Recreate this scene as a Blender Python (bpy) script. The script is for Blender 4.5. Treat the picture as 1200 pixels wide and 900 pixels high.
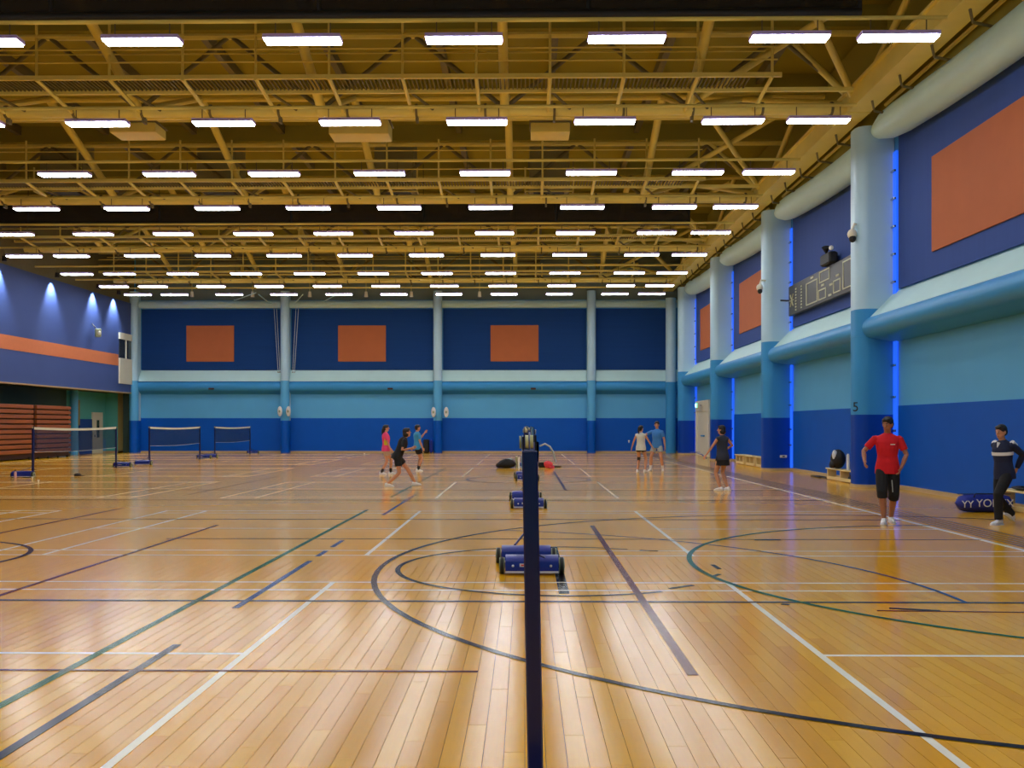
import bpy, bmesh, math, random
from mathutils import Vector, Matrix
random.seed(7)
S = bpy.context.scene
for o in list(bpy.data.objects): bpy.data.objects.remove(o)
PI = math.pi
# ------------------------------------------------------------------ camera, world, exposure
F, VPX, HY, EYE = 1130.0, 615.0, 499.0, 1.575
PSI = math.atan((VPX-600)/F)
cam = bpy.data.objects.new('camera', bpy.data.cameras.new('camera')); S.collection.objects.link(cam)
cam.data.sensor_width = 36; cam.data.lens = F/1200*36
cam.data.shift_y = (HY-450)/1200
cam.data.clip_start = .05; cam.data.clip_end = 300
cam.location = (0, 0, EYE); cam.rotation_euler = (PI/2, 0, PSI)
S.camera = cam
W = bpy.data.worlds.new('world'); S.world = W; W.use_nodes = True
W.node_tree.nodes['Background'].inputs[0].default_value = (.5, .55, .6, 1)
W.node_tree.nodes['Background'].inputs[1].default_value = .05
S.view_settings.view_transform = 'Standard'; S.view_settings.look = 'None'
S.view_settings.gamma = 1; S.view_settings.use_curve_mapping = False
S.view_settings.exposure = 0.42
LAMP = 20.0           # radiance of the fluorescent diffusers

def ray(x, y):
    u = (x-600)/F; v = (HY-y)/F
    return Vector((-math.sin(PSI)+u*math.cos(PSI), math.cos(PSI)+u*math.sin(PSI), v))
def flo(x, y):                      # pixel -> floor point
    d = ray(x, y); t = -EYE/d.z
    return Vector((d.x*t, d.y*t, 0))
def at(x, y, Y):                    # pixel -> point at depth Y
    d = ray(x, y); t = Y/d.y
    return Vector((d.x*t, Y, EYE+d.z*t))
def atX(x, y, X):
    d = ray(x, y); t = X/d.x
    return Vector((X, d.y*t, EYE+d.z*t))
# ------------------------------------------------------------------ materials
def srgb(r, g, b):
    f = lambda c: (c/255/12.92) if c/255 <= .04045 else ((c/255+.055)/1.055)**2.4
    return (f(r), f(g), f(b), 1)
M = {}
def mat(name, col, rough=.6, metal=0, var=.08, scale=6, bump=0, bscale=40, emit=None, es=0, coat=0, spec=None, alpha=1, stretch=(1,1,1)):
    m = bpy.data.materials.new(name); m.use_nodes = True; nt = m.node_tree; n = nt.nodes; b = n['Principled BSDF']
    tc = n.new('ShaderNodeNewGeometry'); mp = n.new('ShaderNodeMapping'); mp.inputs['Scale'].default_value = stretch
    nt.links.new(tc.outputs['Position'], mp.inputs[0])
    if var:
        no = n.new('ShaderNodeTexNoise'); no.inputs['Scale'].default_value = scale; no.inputs['Detail'].default_value = 4
        nt.links.new(mp.outputs[0], no.inputs['Vector'])
        mx = n.new('ShaderNodeMix'); mx.data_type = 'RGBA'
        mx.inputs['A'].default_value = [c*(1-var) for c in col[:3]]+[1]
        mx.inputs['B'].default_value = [min(1, c*(1+var)) for c in col[:3]]+[1]
        nt.links.new(no.outputs['Fac'], mx.inputs['Factor']); nt.links.new(mx.outputs['Result'], b.inputs['Base Color'])
    else: b.inputs['Base Color'].default_value = col
    if bump:
        n2 = n.new('ShaderNodeTexNoise'); n2.inputs['Scale'].default_value = bscale
        nt.links.new(mp.outputs[0], n2.inputs['Vector'])
        bp = n.new('ShaderNodeBump'); bp.inputs['Strength'].default_value = bump; bp.inputs['Distance'].default_value = .01
        nt.links.new(n2.outputs['Fac'], bp.inputs['Height']); nt.links.new(bp.outputs[0], b.inputs['Normal'])
    b.inputs['Roughness'].default_value = rough; b.inputs['Metallic'].default_value = metal
    b.inputs['Coat Weight'].default_value = coat
    if spec is not None: b.inputs['Specular IOR Level'].default_value = spec
    b.inputs['Alpha'].default_value = alpha
    if emit: b.inputs['Emission Color'].default_value = emit; b.inputs['Emission Strength'].default_value = es
    M[name] = m; return m
mat('steel', srgb(224,206,106), .5, var=.12, scale=1.5)
mat('steel_dark', srgb(110,100,62), .6, var=.15)
mat('ceiling_paint', srgb(152,140,58), .85, var=.12, scale=.6, spec=.1)
mat('grey_paint', srgb(112,124,112), .8, scale=.8)
mat('pale', srgb(192,228,228), .5, scale=1)
mat('pale_blue', srgb(172,208,226), .42, scale=1)
mat('light_blue', srgb(92,172,222), .5, spec=.2, scale=1, var=.06)
mat('mid_blue', srgb(60,146,205), .42, spec=.2, scale=1, var=.06)
mat('deep_blue', srgb(0,86,188), .5, spec=.2, scale=2, var=.07)
mat('deep_blue_column', srgb(0,62,165), .42, spec=.2, scale=2, var=.07)
mat('navy_panel', srgb(16,60,122), .75, spec=.2, var=.12, scale=1, bump=.15, bscale=3, stretch=(.3,.3,8))
mat('slate_panel', srgb(56,82,150), .75, spec=.2, var=.1, scale=1, bump=.1, bscale=3, stretch=(6,6,.3))
mat('wall_left_blue', srgb(74,94,152), .75, spec=.2, var=.08, scale=.7)
mat('orange', srgb(180,98,50), .75, var=.08, scale=2)
mat('orange_left', srgb(215,125,80), .75, var=.06)
mat('base_wood', srgb(190,165,120), .5)
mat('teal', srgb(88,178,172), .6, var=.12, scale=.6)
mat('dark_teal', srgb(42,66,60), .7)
mat('brown_board', srgb(156,88,40), .4, var=.25, scale=3, stretch=(1,.2,3))
mat('brown_dark', srgb(60,32,22), .7)
mat('ochre', srgb(150,135,80), .6)
mat('door_white', srgb(222,218,196), .5, var=.04)
mat('door_blue', srgb(30,70,150), .5)
mat('post_blue', srgb(12,20,80), .3, var=.05, coat=.3)
mat('cart_blue', srgb(12,38,138), .35, var=.12, scale=12, coat=.2)
mat('black', srgb(18,18,20), .6, var=.1)
mat('black_tape', srgb(14,14,18), .45)
mat('rubber', srgb(30,32,30), .7)
mat('wheel_grey', srgb(150,158,120), .55)
mat('cream_plastic', srgb(214,210,150), .45)
mat('chrome', srgb(190,195,195), .25, 1)
mat('rope', srgb(205,215,215), .8)
mat('sticker', srgb(215,215,220), .5)
mat('red_print', srgb(200,60,60), .5)
mat('green_print', srgb(20,130,70), .5)
mat('tape_white', srgb(225,225,200), .7)
mat('lamp_housing', srgb(196,178,248), .5, var=.03)
mat('lamp_glow', (1,1,1,1), .5, var=0, emit=(.94,.97,1.0,1), es=LAMP)
mat('blue_glow', srgb(20,80,230), .4, var=.15, emit=(.02,.14,.9,1), es=.65)
mat('white_dot', (1,1,1,1), .5, var=0, emit=(.9,.95,1,1), es=6)
mat('exit_green', srgb(10,150,90), .4, var=0, emit=(.05,.8,.45,1), es=1.2)
mat('exit_white', (1,1,1,1), .4, var=0, emit=(.9,1,.95,1), es=1.8)
mat('board_black', srgb(38,40,38), .45)
mat('board_line', srgb(196,196,160), .5)
mat('duct', srgb(140,132,86), .55, var=.06, scale=.8)
mat('bench_wood', srgb(235,210,140), .45, var=.12, scale=3)
mat('bench_pale', srgb(225,195,110), .5)
mat('bag_blue', srgb(10,34,140), .6, var=.15, scale=15, bump=.3)
mat('bag_black', srgb(16,16,18), .7, var=.2, bump=.5, bscale=14)
mat('bag_pink', srgb(235,70,85), .7, bump=.5, bscale=14)
mat('white_cloth', srgb(220,220,218), .8)
mat('bottle', srgb(220,170,170), .25)
mat('feather', srgb(240,240,235), .7)
mat('glass_dark', srgb(50,56,60), .15, var=.05)
mat('line_white', srgb(250,246,225), .16, spec=.2, var=.05)
mat('line_green', srgb(0,92,44), .16, spec=.1, var=.1)
mat('line_red', srgb(100,24,18), .16, spec=.1, var=.1)
mat('line_black', srgb(24,22,26), .16, spec=.1, var=.12)
mat('line_slate', srgb(66,70,80), .16, spec=.1, var=.12)
mat('line_blue', srgb(40,70,130), .16, spec=.1, var=.12)
mat('track_metal', srgb(70,66,66), .35, .3)
mat('skin', srgb(200,142,108), .55, var=.05, scale=20)
mat('skin_dark', srgb(168,112,84), .55, var=.05, scale=20)
mat('hair', srgb(20,16,16), .5, var=.3, scale=60, bump=.6, bscale=90, stretch=(1,1,.2))
mat('eye_white', srgb(170,160,150), .3, var=0)
mat('lip', srgb(165,88,76), .5)
for k, c in dict(red=(205,14,30), black=(20,20,22), navy=(24,32,62), pink=(230,70,120), yellow=(205,195,40), sky=(60,150,205), blue2=(60,125,195), offwhite=(205,208,196), charcoal=(46,52,66), grey=(165,175,175), beige=(180,150,120), white=(232,232,230)).items():
    mat('cloth_'+k, srgb(*c), .85, var=.1, scale=18, bump=.35, bscale=22)
def netmat(name, col, fac):
    m = bpy.data.materials.new(name); m.use_nodes = True; nt = m.node_tree; n = nt.nodes; b = n['Principled BSDF']
    b.inputs['Base Color'].default_value = col; b.inputs['Roughness'].default_value = .9
    t = n.new('ShaderNodeBsdfTransparent'); x = n.new('ShaderNodeMixShader'); x.inputs[0].default_value = fac
    nt.links.new(t.outputs[0], x.inputs[1]); nt.links.new(b.outputs[0], x.inputs[2]); nt.links.new(x.outputs[0], n['Material Output'].inputs[0])
    M[name] = m
netmat('net_mesh', srgb(10,46,84), .4)
netmat('divider_mesh', srgb(34,27,16), .86)
def floor_mat():
    m = bpy.data.materials.new('maple'); m.use_nodes = True; nt = m.node_tree; n = nt.nodes; L = nt.links.new; b = n['Principled BSDF']
    g = n.new('ShaderNodeNewGeometry'); sp = n.new('ShaderNodeSeparateXYZ'); L(g.outputs['Position'], sp.inputs[0])
    def ma(op, a, bb=None):
        q = n.new('ShaderNodeMath'); q.operation = op
        for i, v in enumerate((a, bb)):
            if v is None: continue
            if isinstance(v, (int, float)): q.inputs[i].default_value = v
            else: L(v, q.inputs[i])
        return q.outputs[0]
    i = ma('FLOOR', ma('DIVIDE', sp.outputs[0], PW))
    off = ma('FRACT', ma('MULTIPLY', ma('ADD', i, 1000), .618034))
    j = ma('FLOOR', ma('ADD', ma('DIVIDE', sp.outputs[1], PL), off))
    cb = n.new('ShaderNodeCombineXYZ'); L(i, cb.inputs[0]); L(j, cb.inputs[1])
    wn = n.new('ShaderNodeTexWhiteNoise'); wn.noise_dimensions = '2D'; L(cb.outputs[0], wn.inputs['Vector'])
    rp = n.new('ShaderNodeValToRGB'); cr = rp.color_ramp
    cr.elements[0].color = srgb(*FC[0]); cr.elements[1].color = srgb(*FC[2]); e = cr.elements.new(.5); e.color = srgb(*FC[1])
    L(wn.outputs['Value'], rp.inputs[0])
    mp = n.new('ShaderNodeMapping'); mp.inputs['Scale'].default_value = (60, 3, 60); L(g.outputs['Position'], mp.inputs[0])
    no = n.new('ShaderNodeTexNoise'); no.inputs['Scale'].default_value = 1; no.inputs['Detail'].default_value = 5; L(mp.outputs[0], no.inputs['Vector'])
    mx = n.new('ShaderNodeMix'); mx.data_type = 'RGBA'; mx.blend_type = 'MULTIPLY'; mx.inputs['Factor'].default_value = .15
    r2 = n.new('ShaderNodeValToRGB'); r2.color_ramp.elements[0].color = (.72,.62,.45,1); r2.color_ramp.elements[1].color = (1,1,1,1); r2.color_ramp.elements[0].position=.3; r2.color_ramp.elements[1].position=.65
    L(no.outputs['Fac'], r2.inputs[0]); L(rp.outputs[0], mx.inputs['A']); L(r2.outputs[0], mx.inputs['B']); fd = n.new('ShaderNodeMapRange'); fd.inputs['From Min'].default_value = 7; fd.inputs['From Max'].default_value = 12; L(sp.outputs[1], fd.inputs['Value'])
    m2 = n.new('ShaderNodeMix'); m2.data_type = 'RGBA'; L(fd.outputs[0], m2.inputs['Factor']); L(mx.outputs['Result'], m2.inputs['A'])
    m2.inputs['B'].default_value = [c*.97 for c in srgb(*FC[1])[:3]]+[1]; L(m2.outputs['Result'], b.inputs['Base Color'])
    b.inputs['Roughness'].default_value = .155
    b.inputs['Specular IOR Level'].default_value = .36
    M['maple'] = m
PW, PL = .1, 1.8
FC = [(226,160,12), (234,170,18), (240,180,28)]
floor_mat()
# ------------------------------------------------------------------ mesh helpers
class MB:
    def __init__(s): s.v = []; s.f = []
    def box(s, lo, hi, rz=0, piv=None):
        b = len(s.v); x0,y0,z0 = lo; x1,y1,z1 = hi
        P = [Vector(p) for p in ((x0,y0,z0),(x1,y0,z0),(x1,y1,z0),(x0,y1,z0),(x0,y0,z1),(x1,y0,z1),(x1,y1,z1),(x0,y1,z1))]
        if rz:
            c = Vector(piv) if piv else (P[0]+P[6])/2; R = Matrix.Rotation(rz, 3, 'Z'); P = [R@(p-c)+c for p in P]
        s.v += [tuple(p) for p in P]
        s.f += [tuple(b+i for i in q) for q in ((3,2,1,0),(4,5,6,7),(0,1,5,4),(1,2,6,5),(2,3,7,6),(3,0,4,7))]
        return s
    def cbox(s, c, d, rz=0):
        return s.box([c[i]-d[i]/2 for i in range(3)], [c[i]+d[i]/2 for i in range(3)], rz)
    def bbox(s, c, d, bev=.01, rz=0):        # chamfered box
        cx,cy,cz = c; hx,hy,hz = [q/2 for q in d]; b = len(s.v); R = Matrix.Rotation(rz, 3, 'Z')
        rings = [(-hz, bev), (-hz+bev, 0), (hz-bev, 0), (hz, bev)]
        for z, k in rings:
            ax, ay = hx-k, hy-k; e = bev
            for px, py in ((-ax+e,-ay),(ax-e,-ay),(ax,-ay+e),(ax,ay-e),(ax-e,ay),(-ax+e,ay),(-ax,ay-e),(-ax,-ay+e)):
                p = R@Vector((px,py,0)); s.v.append((cx+p.x, cy+p.y, cz+z))
        for r in range(3):
            for i in range(8): s.f.append((b+r*8+i, b+r*8+(i+1)%8, b+r*8+8+(i+1)%8, b+r*8+8+i))
        s.f.append(tuple(b+7-i for i in range(8))); s.f.append(tuple(b+24+i for i in range(8)))
        return s
    def loft(s, rings, n=12):                 # rings: (centre, axisA, axisB) with lengths = radii
        b = len(s.v)
        for c, A, B in rings:
            for i in range(n):
                t = 2*PI*i/n; p = Vector(c)+Vector(A)*math.cos(t)+Vector(B)*math.sin(t); s.v.append(tuple(p))
        for r in range(len(rings)-1):
            for i in range(n): s.f.append((b+r*n+i, b+r*n+(i+1)%n, b+(r+1)*n+(i+1)%n, b+(r+1)*n+i))
        s.f.append(tuple(b+n-1-i for i in range(n))); q = b+(len(rings)-1)*n; s.f.append(tuple(q+i for i in range(n)))
        return s
    def tube(s, pts, r, n=8, flat=1.0):
        pts = [Vector(p) for p in pts]; rr = r if isinstance(r, (list, tuple)) else [r]*len(pts); rings = []
        A = None
        for i, p in enumerate(pts):
            d = (pts[min(i+1, len(pts)-1)]-pts[max(i-1, 0)]).normalized()
            if A is None: A = d.orthogonal().normalized()
            else:
                A = (A-d*A.dot(d)); A = A.normalized() if A.length > 1e-5 else d.orthogonal().normalized()
            B = d.cross(A); rings.append((p, A*rr[i], B*rr[i]*flat))
        return s.loft(rings, n)
    def ell(s, c, r, R=None, n=12, m=8):
        c = Vector(c); rings = []
        R = R or Matrix.Identity(3)
        for j in range(m+1):
            t = PI*(j+.02 if j == 0 else (j-.02 if j == m else j))/m
            k = math.sin(t); z = -math.cos(t)
            rings.append((c+R@Vector((0,0,z*r[2])), R@Vector((r[0]*k,0,0)), R@Vector((0,r[1]*k,0))))
        return s.loft(rings, n)
    def prism(s, prof, fn0, fn1):             # profile points mapped to both ends
        b = len(s.v); n = len(prof)
        s.v += [tuple(fn0(p)) for p in prof]+[tuple(fn1(p)) for p in prof]
        for i in range(n): s.f.append((b+i, b+(i+1)%n, b+n+(i+1)%n, b+n+i))
        s.f.append(tuple(b+n-1-i for i in range(n))); s.f.append(tuple(b+n+i for i in range(n)))
        return s
    def mesh(s, name, m, smooth=False, recalc=True):
        me = bpy.data.meshes.new(name); me.from_pydata(s.v, [], s.f); me.update()
        if recalc:
            bm = bmesh.new(); bm.from_mesh(me); bmesh.ops.recalc_face_normals(bm, faces=bm.faces); bm.to_mesh(me); bm.free()
        me.materials.append(M[m])
        if smooth:
            for p in me.polygons: p.use_smooth = True
            try: me.set_sharp_from_angle(angle=.7)
            except Exception: pass
        return me
    def build(s, name, m, parent=None, smooth=False, recalc=True, **k):
        return link(name, s.mesh(name, m, smooth, recalc), parent, **k)
def link(name, data, parent=None, label=None, cat=None, group=None, kind=None, loc=None, rz=None):
    o = bpy.data.objects.new(name, data); S.collection.objects.link(o); o.parent = parent
    if label: o['label'] = label
    if cat: o['category'] = cat
    if group: o['group'] = group
    if kind: o['kind'] = kind
    if loc is not None: o.location = loc
    if rz: o.rotation_euler = (0, 0, rz)
    return o
def thing(name, label, cat, loc=(0,0,0), rz=0, group=None, kind=None):
    return link(name, None, None, label, cat, group, kind, loc, rz)
def copy_tree(o, parent=None):
    c = o.copy(); S.collection.objects.link(c); c.parent = parent
    for ch in list(o.children): copy_tree(ch, c)
    return c
def text(name, body, size, m, parent, loc, rot, ext=.002, align='CENTER'):
    cu = bpy.data.curves.new(name, 'FONT'); cu.body = body; cu.size = size; cu.extrude = ext; cu.align_x = align; cu.align_y = 'CENTER'
    cu.materials.append(M[m]); o = bpy.data.objects.new(name, cu); S.collection.objects.link(o); o.parent = parent
    bpy.context.view_layer.update()
    me = bpy.data.meshes.new_from_object(o.evaluated_get(bpy.context.evaluated_depsgraph_get())); me.name = name
    bpy.data.objects.remove(o); bpy.data.curves.remove(cu); o = link(name, me, parent)
    o.location = loc; o.rotation_euler = rot; return o

# ================================================================== THE SETTING
XR, XL, YB, YF, HT = 9.4, -22.9, 56.5, -6.0, 12.1
XREC = -24.7
# ---- floor
fl = MB().box((XREC-.3, YF-.3, -.25), (XR+.3, YB+.3, -.014)).build('floor', 'brown_dark', kind='structure')
planks = []
for i in range(math.floor(XREC/PW), math.ceil(XR/PW)):
    off = ((i+1000)*.618034) % 1.0
    for j in range(math.floor(YF/PL)-1, math.ceil(YB/PL)+1):
        y0 = (j-off)*PL; planks.append((i*PW+PW/2, y0+PL/2))
def seen(p):
    for dy in (-PL/2, 0, PL/2):
        Y = p[1]+dy
        if Y <= 0: continue
        x = 600+F*math.tan(math.atan(p[0]/Y)+PSI); y = HY+F*EYE/Y
        if -8 < x < 1208 and y < 912: return True
    return False
near = sorted([p for p in planks if seen(p)], key=lambda p: p[1])[:298]
nset = set(near)
pm = MB().box((-PW/2+.0012, -PL/2+.0012, -.013), (PW/2-.0012, PL/2-.0012, 0)).mesh('plank', 'maple')
for p in near: link('plank', pm, fl, loc=(p[0], p[1], 0))
st = MB()
for p in planks:
    if p in nset: continue
    b = len(st.v); gp = .0012 if p[1] < 11.5 else 0; x0, x1 = p[0]-PW/2+gp, p[0]+PW/2-gp
    y0, y1 = max(YF, p[1]-PL/2+gp), min(20.0, p[1]+PL/2-gp)
    if y1 <= y0: continue
    st.v += [(x0,y0,0),(x1,y0,0),(x1,y1,0),(x0,y1,0),(x0,y0,-.013),(x1,y0,-.013),(x1,y1,-.013),(x0,y1,-.013)]
    st.f.append((b,b+1,b+2,b+3))
    if gp: st.f += [(b+4,b+5,b+1,b),(b+5,b+6,b+2,b+1),(b+6,b+7,b+3,b+2),(b+7,b+4,b,b+3)]
b = len(st.v); st.v += [(XREC,20,0),(XR,20,0),(XR,YB,0),(XREC,YB,0)]; st.f.append((b,b+1,b+2,b+3))   # too far off to tell the boards apart
o = st.build('plank_field', 'maple', fl, kind='stuff', recalc=False)
# painted court lines: thin paint on the boards, all parts of the floor
lz = [0]
def zz(): lz[0] += 1; return .0006+.00002*lz[0]
def line(x0, y0, x1, y1, m='line_white', w=.045, name='court_line', label=None):
    z = zz(); d = Vector((x1-x0, y1-y0, 0)); n = Vector((-d.y, d.x, 0)).normalized()*w/2
    mb = MB(); P = [Vector((x0,y0,0))-n, Vector((x1,y1,0))-n, Vector((x1,y1,0))+n, Vector((x0,y0,0))+n]
    mb.v = [(p.x,p.y,z) for p in P]+[(p.x,p.y,.0002) for p in P]
    mb.f = [(0,1,2,3),(4,5,1,0),(5,6,2,1),(6,7,3,2),(7,4,0,3)]
    return mb.build(name, m, fl, label=label, recalc=False)
def arc(cx, cy, r, a0, a1, m, w=.05, label=None, n=64):
    z = zz(); mb = MB()
    for i in range(n+1):
        t = math.radians(a0+(a1-a0)*i/n)
        for k in (-1, 1): mb.v.append((cx+(r+k*w/2)*math.cos(t), cy+(r+k*w/2)*math.sin(t), z))
    for i in range(n): mb.f.append((2*i, 2*i+1, 2*i+3, 2*i+2))
    return mb.build('court_arc', m, fl, label=label, recalc=False)
COURTS = [(3.59,9.69), (11.7,17.8), (20.95,27.05), (29.8,35.9), (39.1,45.2), (47.4,53.5)]
for NX, cs in ((.05, COURTS), (-15.3, COURTS)):
    for a, b in cs:
        c = (a+b)/2
        for y in (a, a+.46, b-.46, b): line(NX-6.7, y, NX+6.25 if NX > 0 else NX+6.7, y)
        for sx in (-1, 1):
            line(NX+sx*1.98, a, NX+sx*1.98, b, w=.05)
            line(NX+sx*1.98, c, NX+sx*(6.25 if NX > 0 and sx > 0 else 6.7), c)
            if not (NX > 0 and sx > 0):
                line(NX+sx*5.94, a, NX+sx*5.94, b); line(NX+sx*6.68, a, NX+sx*6.68, b)
line(6.3, -6, 6.3, 54, w=.07)
line(-2.95, -2, -2.95, 18, 'line_green', .06, label='green painted line running away from the camera')
line(-2.95, 21.2, -2.95, 36, 'line_green', .06)
for a, b in ((3.2,6.0), (6.0,6.9), (8.3,11.2), (11.6,12.1), (12.5,13.2), (17,22)): line(-2.5, a, -2.5, b, 'line_blue' if a > 8 else 'line_slate', .06)
line(1.06, 6.1, 1.06, 15.2, 'line_red', .07); line(1.0, 23.6, 1.0, 33, 'line_red', .08)
line(-4.87, 6.1, -4.87, 15.2, 'line_red', .05); line(-7.7, 14, -7.7, 18.4, 'line_red', .05); line(-7.7, 22, -7.7, 30, 'line_black', .05)
line(-24, 6.17, -.3, 6.17, 'line_red', .035); line(3, 8.25, 6, 8.1, 'line_red', .03)
line(-24, 8.68, 9, 8.62, 'line_slate', .06); line(-24, 20.4, 6.3, 20.4, 'line_black', .07); line(-24, 23.6, 6.3, 23.6, 'line_black', .05)
line(-24, 37.5, 6.3, 37.5, 'line_black', .08); line(-24, 16.2, 6.3, 16.2, 'line_slate', .04); line(-5, 13.4, 6.3, 13.4, 'line_slate', .03)
line(.37, 9.05, .37, 12.5, 'line_black', .1, name='marking_tape')
for y in (9.22, 9.69): line(.31, y, .43, y, w=.04, name='marking_tape')
arc(4.8, 10.7, 6.4, 60, 272, 'line_black', .06, label='large black painted three quarter arc')
arc(.4, 10.72, 1.8, 60, 300, 'line_black', .055); arc(-7.85, 11.3, 1.8, -100, 100, 'line_black', .06)
arc(.1, 28.3, 1.8, 0, 360, 'line_black', .08)
arc(6.4, 10.8, 4.5, 90, 262, 'line_green', .06, label='large green painted arc on the right side')
arc(-1.9, 8.9, 5.83, -3, 75, 'line_blue', .045, label='blue painted arc crossing in front of the post line')
for (x0,y0,x1,y1) in ((1042,713,1102,716), (785,690,812,686), (835,662,843,667), (884,633,915,633), (750,645,771,646), (916,708,925,709), (835,676,843,673)):
    a = flo(x0,y0); b = flo(x1,y1); line(a.x,a.y,b.x,b.y,'line_black',.05, name='marking_tape')
for k, x in enumerate((6.5, 6.62, 6.74, 6.86, 7.0)):
    MB().box((x-.02, -6, 0), (x+.02, 55.5, .003)).build('floor_track', 'track_metal', fl)

# ---- back wall
wb = MB().box((XREC-.3, YB, 0), (XR+.3, YB+.3, HT)).build('wall_back', 'light_blue', kind='structure')
HB = at(600, 490, YB).z
MB().box((XL-2, YB-.02, 0), (XR, YB, HB)).build('lower_paint', 'deep_blue', wb)
MB().box((XL, YB-.03, 8.95), (XR, YB, HT)).build('upper_band', 'grey_paint', wb)
BCX = [at(x, 500, YB-.5).x for x in (157, 334, 513, 693, 800)]
zt, zb_ = at(600,362,YB).z, at(600,433.5,YB).z
for i in range(4):
    a, b = BCX[i]+.28, BCX[i+1]-.28
    ap = MB().box((a, YB-.08, zb_), (b, YB, zt)).build('acoustic_panel', 'navy_panel', wb)
    if i < 3:
        c = at((247,424.5,603)[i], 400, YB).x; MB().box((c-1.4, YB-.12, at(0,424,YB-.1).z), (c+1.4, YB-.08, at(0,382,YB-.1).z)).build('accent_panel', 'orange', ap, label='square orange wall panel')
    # ledge: pale sloping top, rounded light blue nose
    zl = at(0,447,YB-.5).z; zu = at(0,459,YB-.5).z
    MB().prism([(0,zb_+.02),(-.45,zl),(0,zl)], lambda p: (a-.1,YB+p[0],p[1]), lambda p: (b+.1,YB+p[0],p[1])).build('ledge_slope', 'pale', wb)
    prof = [(0,zl)]+[(-.3-.28*math.sin(t), (zl+zu)/2+(zl-zu)/2*math.cos(t)) for t in [PI*k/10 for k in range(11)]]+[(0,zu-.15)]
    MB().prism(prof, lambda p: (a-.1,YB+p[0],p[1]), lambda p: (b+.1,YB+p[0],p[1])).build('ledge_nose', 'mid_blue', wb, smooth=True)
    MB().tube([(a-.1,YB-.25,(at(0,358,YB).z)), (b+.1,YB-.25,at(0,358,YB).z)], .22, 16).build('top_tube', 'pale', wb, smooth=True)
MB().box((XREC, YB-.06, 0), (XR, YB-.02, .1)).build('baseboard_back', 'base_wood', kind='structure')
# ---- right wall
wr = MB().box((XR, YF-.3, 0), (XR+.3, YB, HT)).build('wall_right', 'light_blue', kind='structure')
MB().box((XR-.02, YF, 0), (XR, YB-.05, 2.08)).build('lower_paint', 'deep_blue', wr)
CY = [5.6, 15.1, 24.6, 34.1, 43.6, 53.0]
CX = 8.46
for i in range(-1, 5):
    y0 = (CY[i]+.8) if i >= 0 else YF; y1 = CY[i+1]
    ap = MB().box((XR-.07, y0, 5.0), (XR, y1-.4, 9.0)).build('acoustic_panel', 'slate_panel', wr)
    if i >= 0 and i != 2:
        e = {0:13.2, 1:22.15, 3:41.9, 4:51.2}[i]; s0 = {0:8, 1:17.3, 3:36.6, 4:46.2}[i]
        MB().box((XR-.11, s0, 5.55), (XR-.07, e, 7.72)).build('accent_panel', 'orange', ap, label='square orange wall panel')
    pr = [(XR,4.98),(8.76,4.33),(XR,4.3)]
    MB().prism(pr, lambda p: (p[0],y0,p[1]), lambda p: (p[0],y1+.02,p[1])).build('ledge_slope', 'pale', wr)
    pr = [(XR,4.32)]+[(8.86-.29*math.sin(t), 4.07+.28*math.cos(t)) for t in [PI*k/12 for k in range(13)]]+[(XR,3.7)]
    MB().prism(pr, lambda p: (p[0],y0,p[1]), lambda p: (p[0],y1+.02,p[1])).build('ledge_nose', 'mid_blue', wr, smooth=True)
    P = []
    for k in range(13):
        t = k/12; y = y0+.1+(y1-.1-y0)*t; P.append((9.0, y, 8.72+.36*t**2))
    rr = [.4]*11+[.36,.22]
    MB().tube(P, rr, 18).build('top_tube', 'pale', wr, smooth=True)
MB().box((XR-.05, YF, 0), (XR-.02, YB-.1, .1)).build('baseboard_right', 'base_wood', kind='structure')
# columns along right wall
def capsule(x0, x1, y0, dep, n=10):          # outline: rounded at the hall side
    r = .3; pr = [(x1, y0)]+[]
    out = [(x1,y0),(x0+r,y0)]
    for k in range(1, n): t = PI/2*k/n; out.append((x0+r-r*math.sin(t), y0+r-r*math.cos(t)))
    out.append((x0,y0+r)); out.append((x0,y0+dep-r))
    for k in range(1, n): t = PI/2*k/n; out.append((x0+r-r*math.cos(t), y0+dep-r+r*math.sin(t)))
    out += [(x0+r,y0+dep),(x1,y0+dep)]
    return out
lab = {1:None, 2:'broad rounded blue column nearest the camera, right of the scoreboard', 3:'rounded blue column at the far left end of the scoreboard',
       4:'rounded blue column on the near side of the exit door', 5:'farthest rounded blue column on the right wall, beyond the exit door'}
for i in range(2, 6):
    t = thing('wall_column', lab[i], 'column', (XR, CY[i], 0), group='rounded columns on the right wall')
    out = capsule(CX-XR, -.02, 0, .8)
    for nm, m, a, b in (('column_base','deep_blue_column',0,1.86), ('column_middle','mid_blue',1.86,4.55), ('column_top','pale_blue',4.55,9.2)):
        MB().prism(out, lambda p: (p[0],p[1],a), lambda p: (p[0],p[1],b)).build(nm, m, t, smooth=True)
    o2 = capsule(CX-XR-.012, -.02, -.012, .824)
    MB().prism(o2, lambda p: (p[0],p[1],3.86), lambda p: (p[0],p[1],3.9)).build('collar', 'mid_blue', t)
    MB().prism(o2, lambda p: (p[0],p[1],0), lambda p: (p[0],p[1],.08)).build('plinth', 'base_wood', t)
    MB().box((-.07,-.24,.1), (-.02,-.04,8.5)).build('blue_strip_light', 'blue_glow', t, label='glowing blue strip beside the column')
    for z in (.9, 1.45, 2.3, 3.1, 3.75, 5.2, 5.9, 6.6, 7.3, 8.0):
        MB().bbox((-.1,-.14,z), (.07,.22,.06), .01).build('bracket', 'chrome', t)
    if i == 2:
        text('column_number', '5', .34, 'black', t, (-.94,.18,2.05), (PI/2,0,-.75))
cc = thing('corner_column', 'round all light blue column in the far right corner', 'column', (at(786,530,55.9).x, 55.85, 0))
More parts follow.
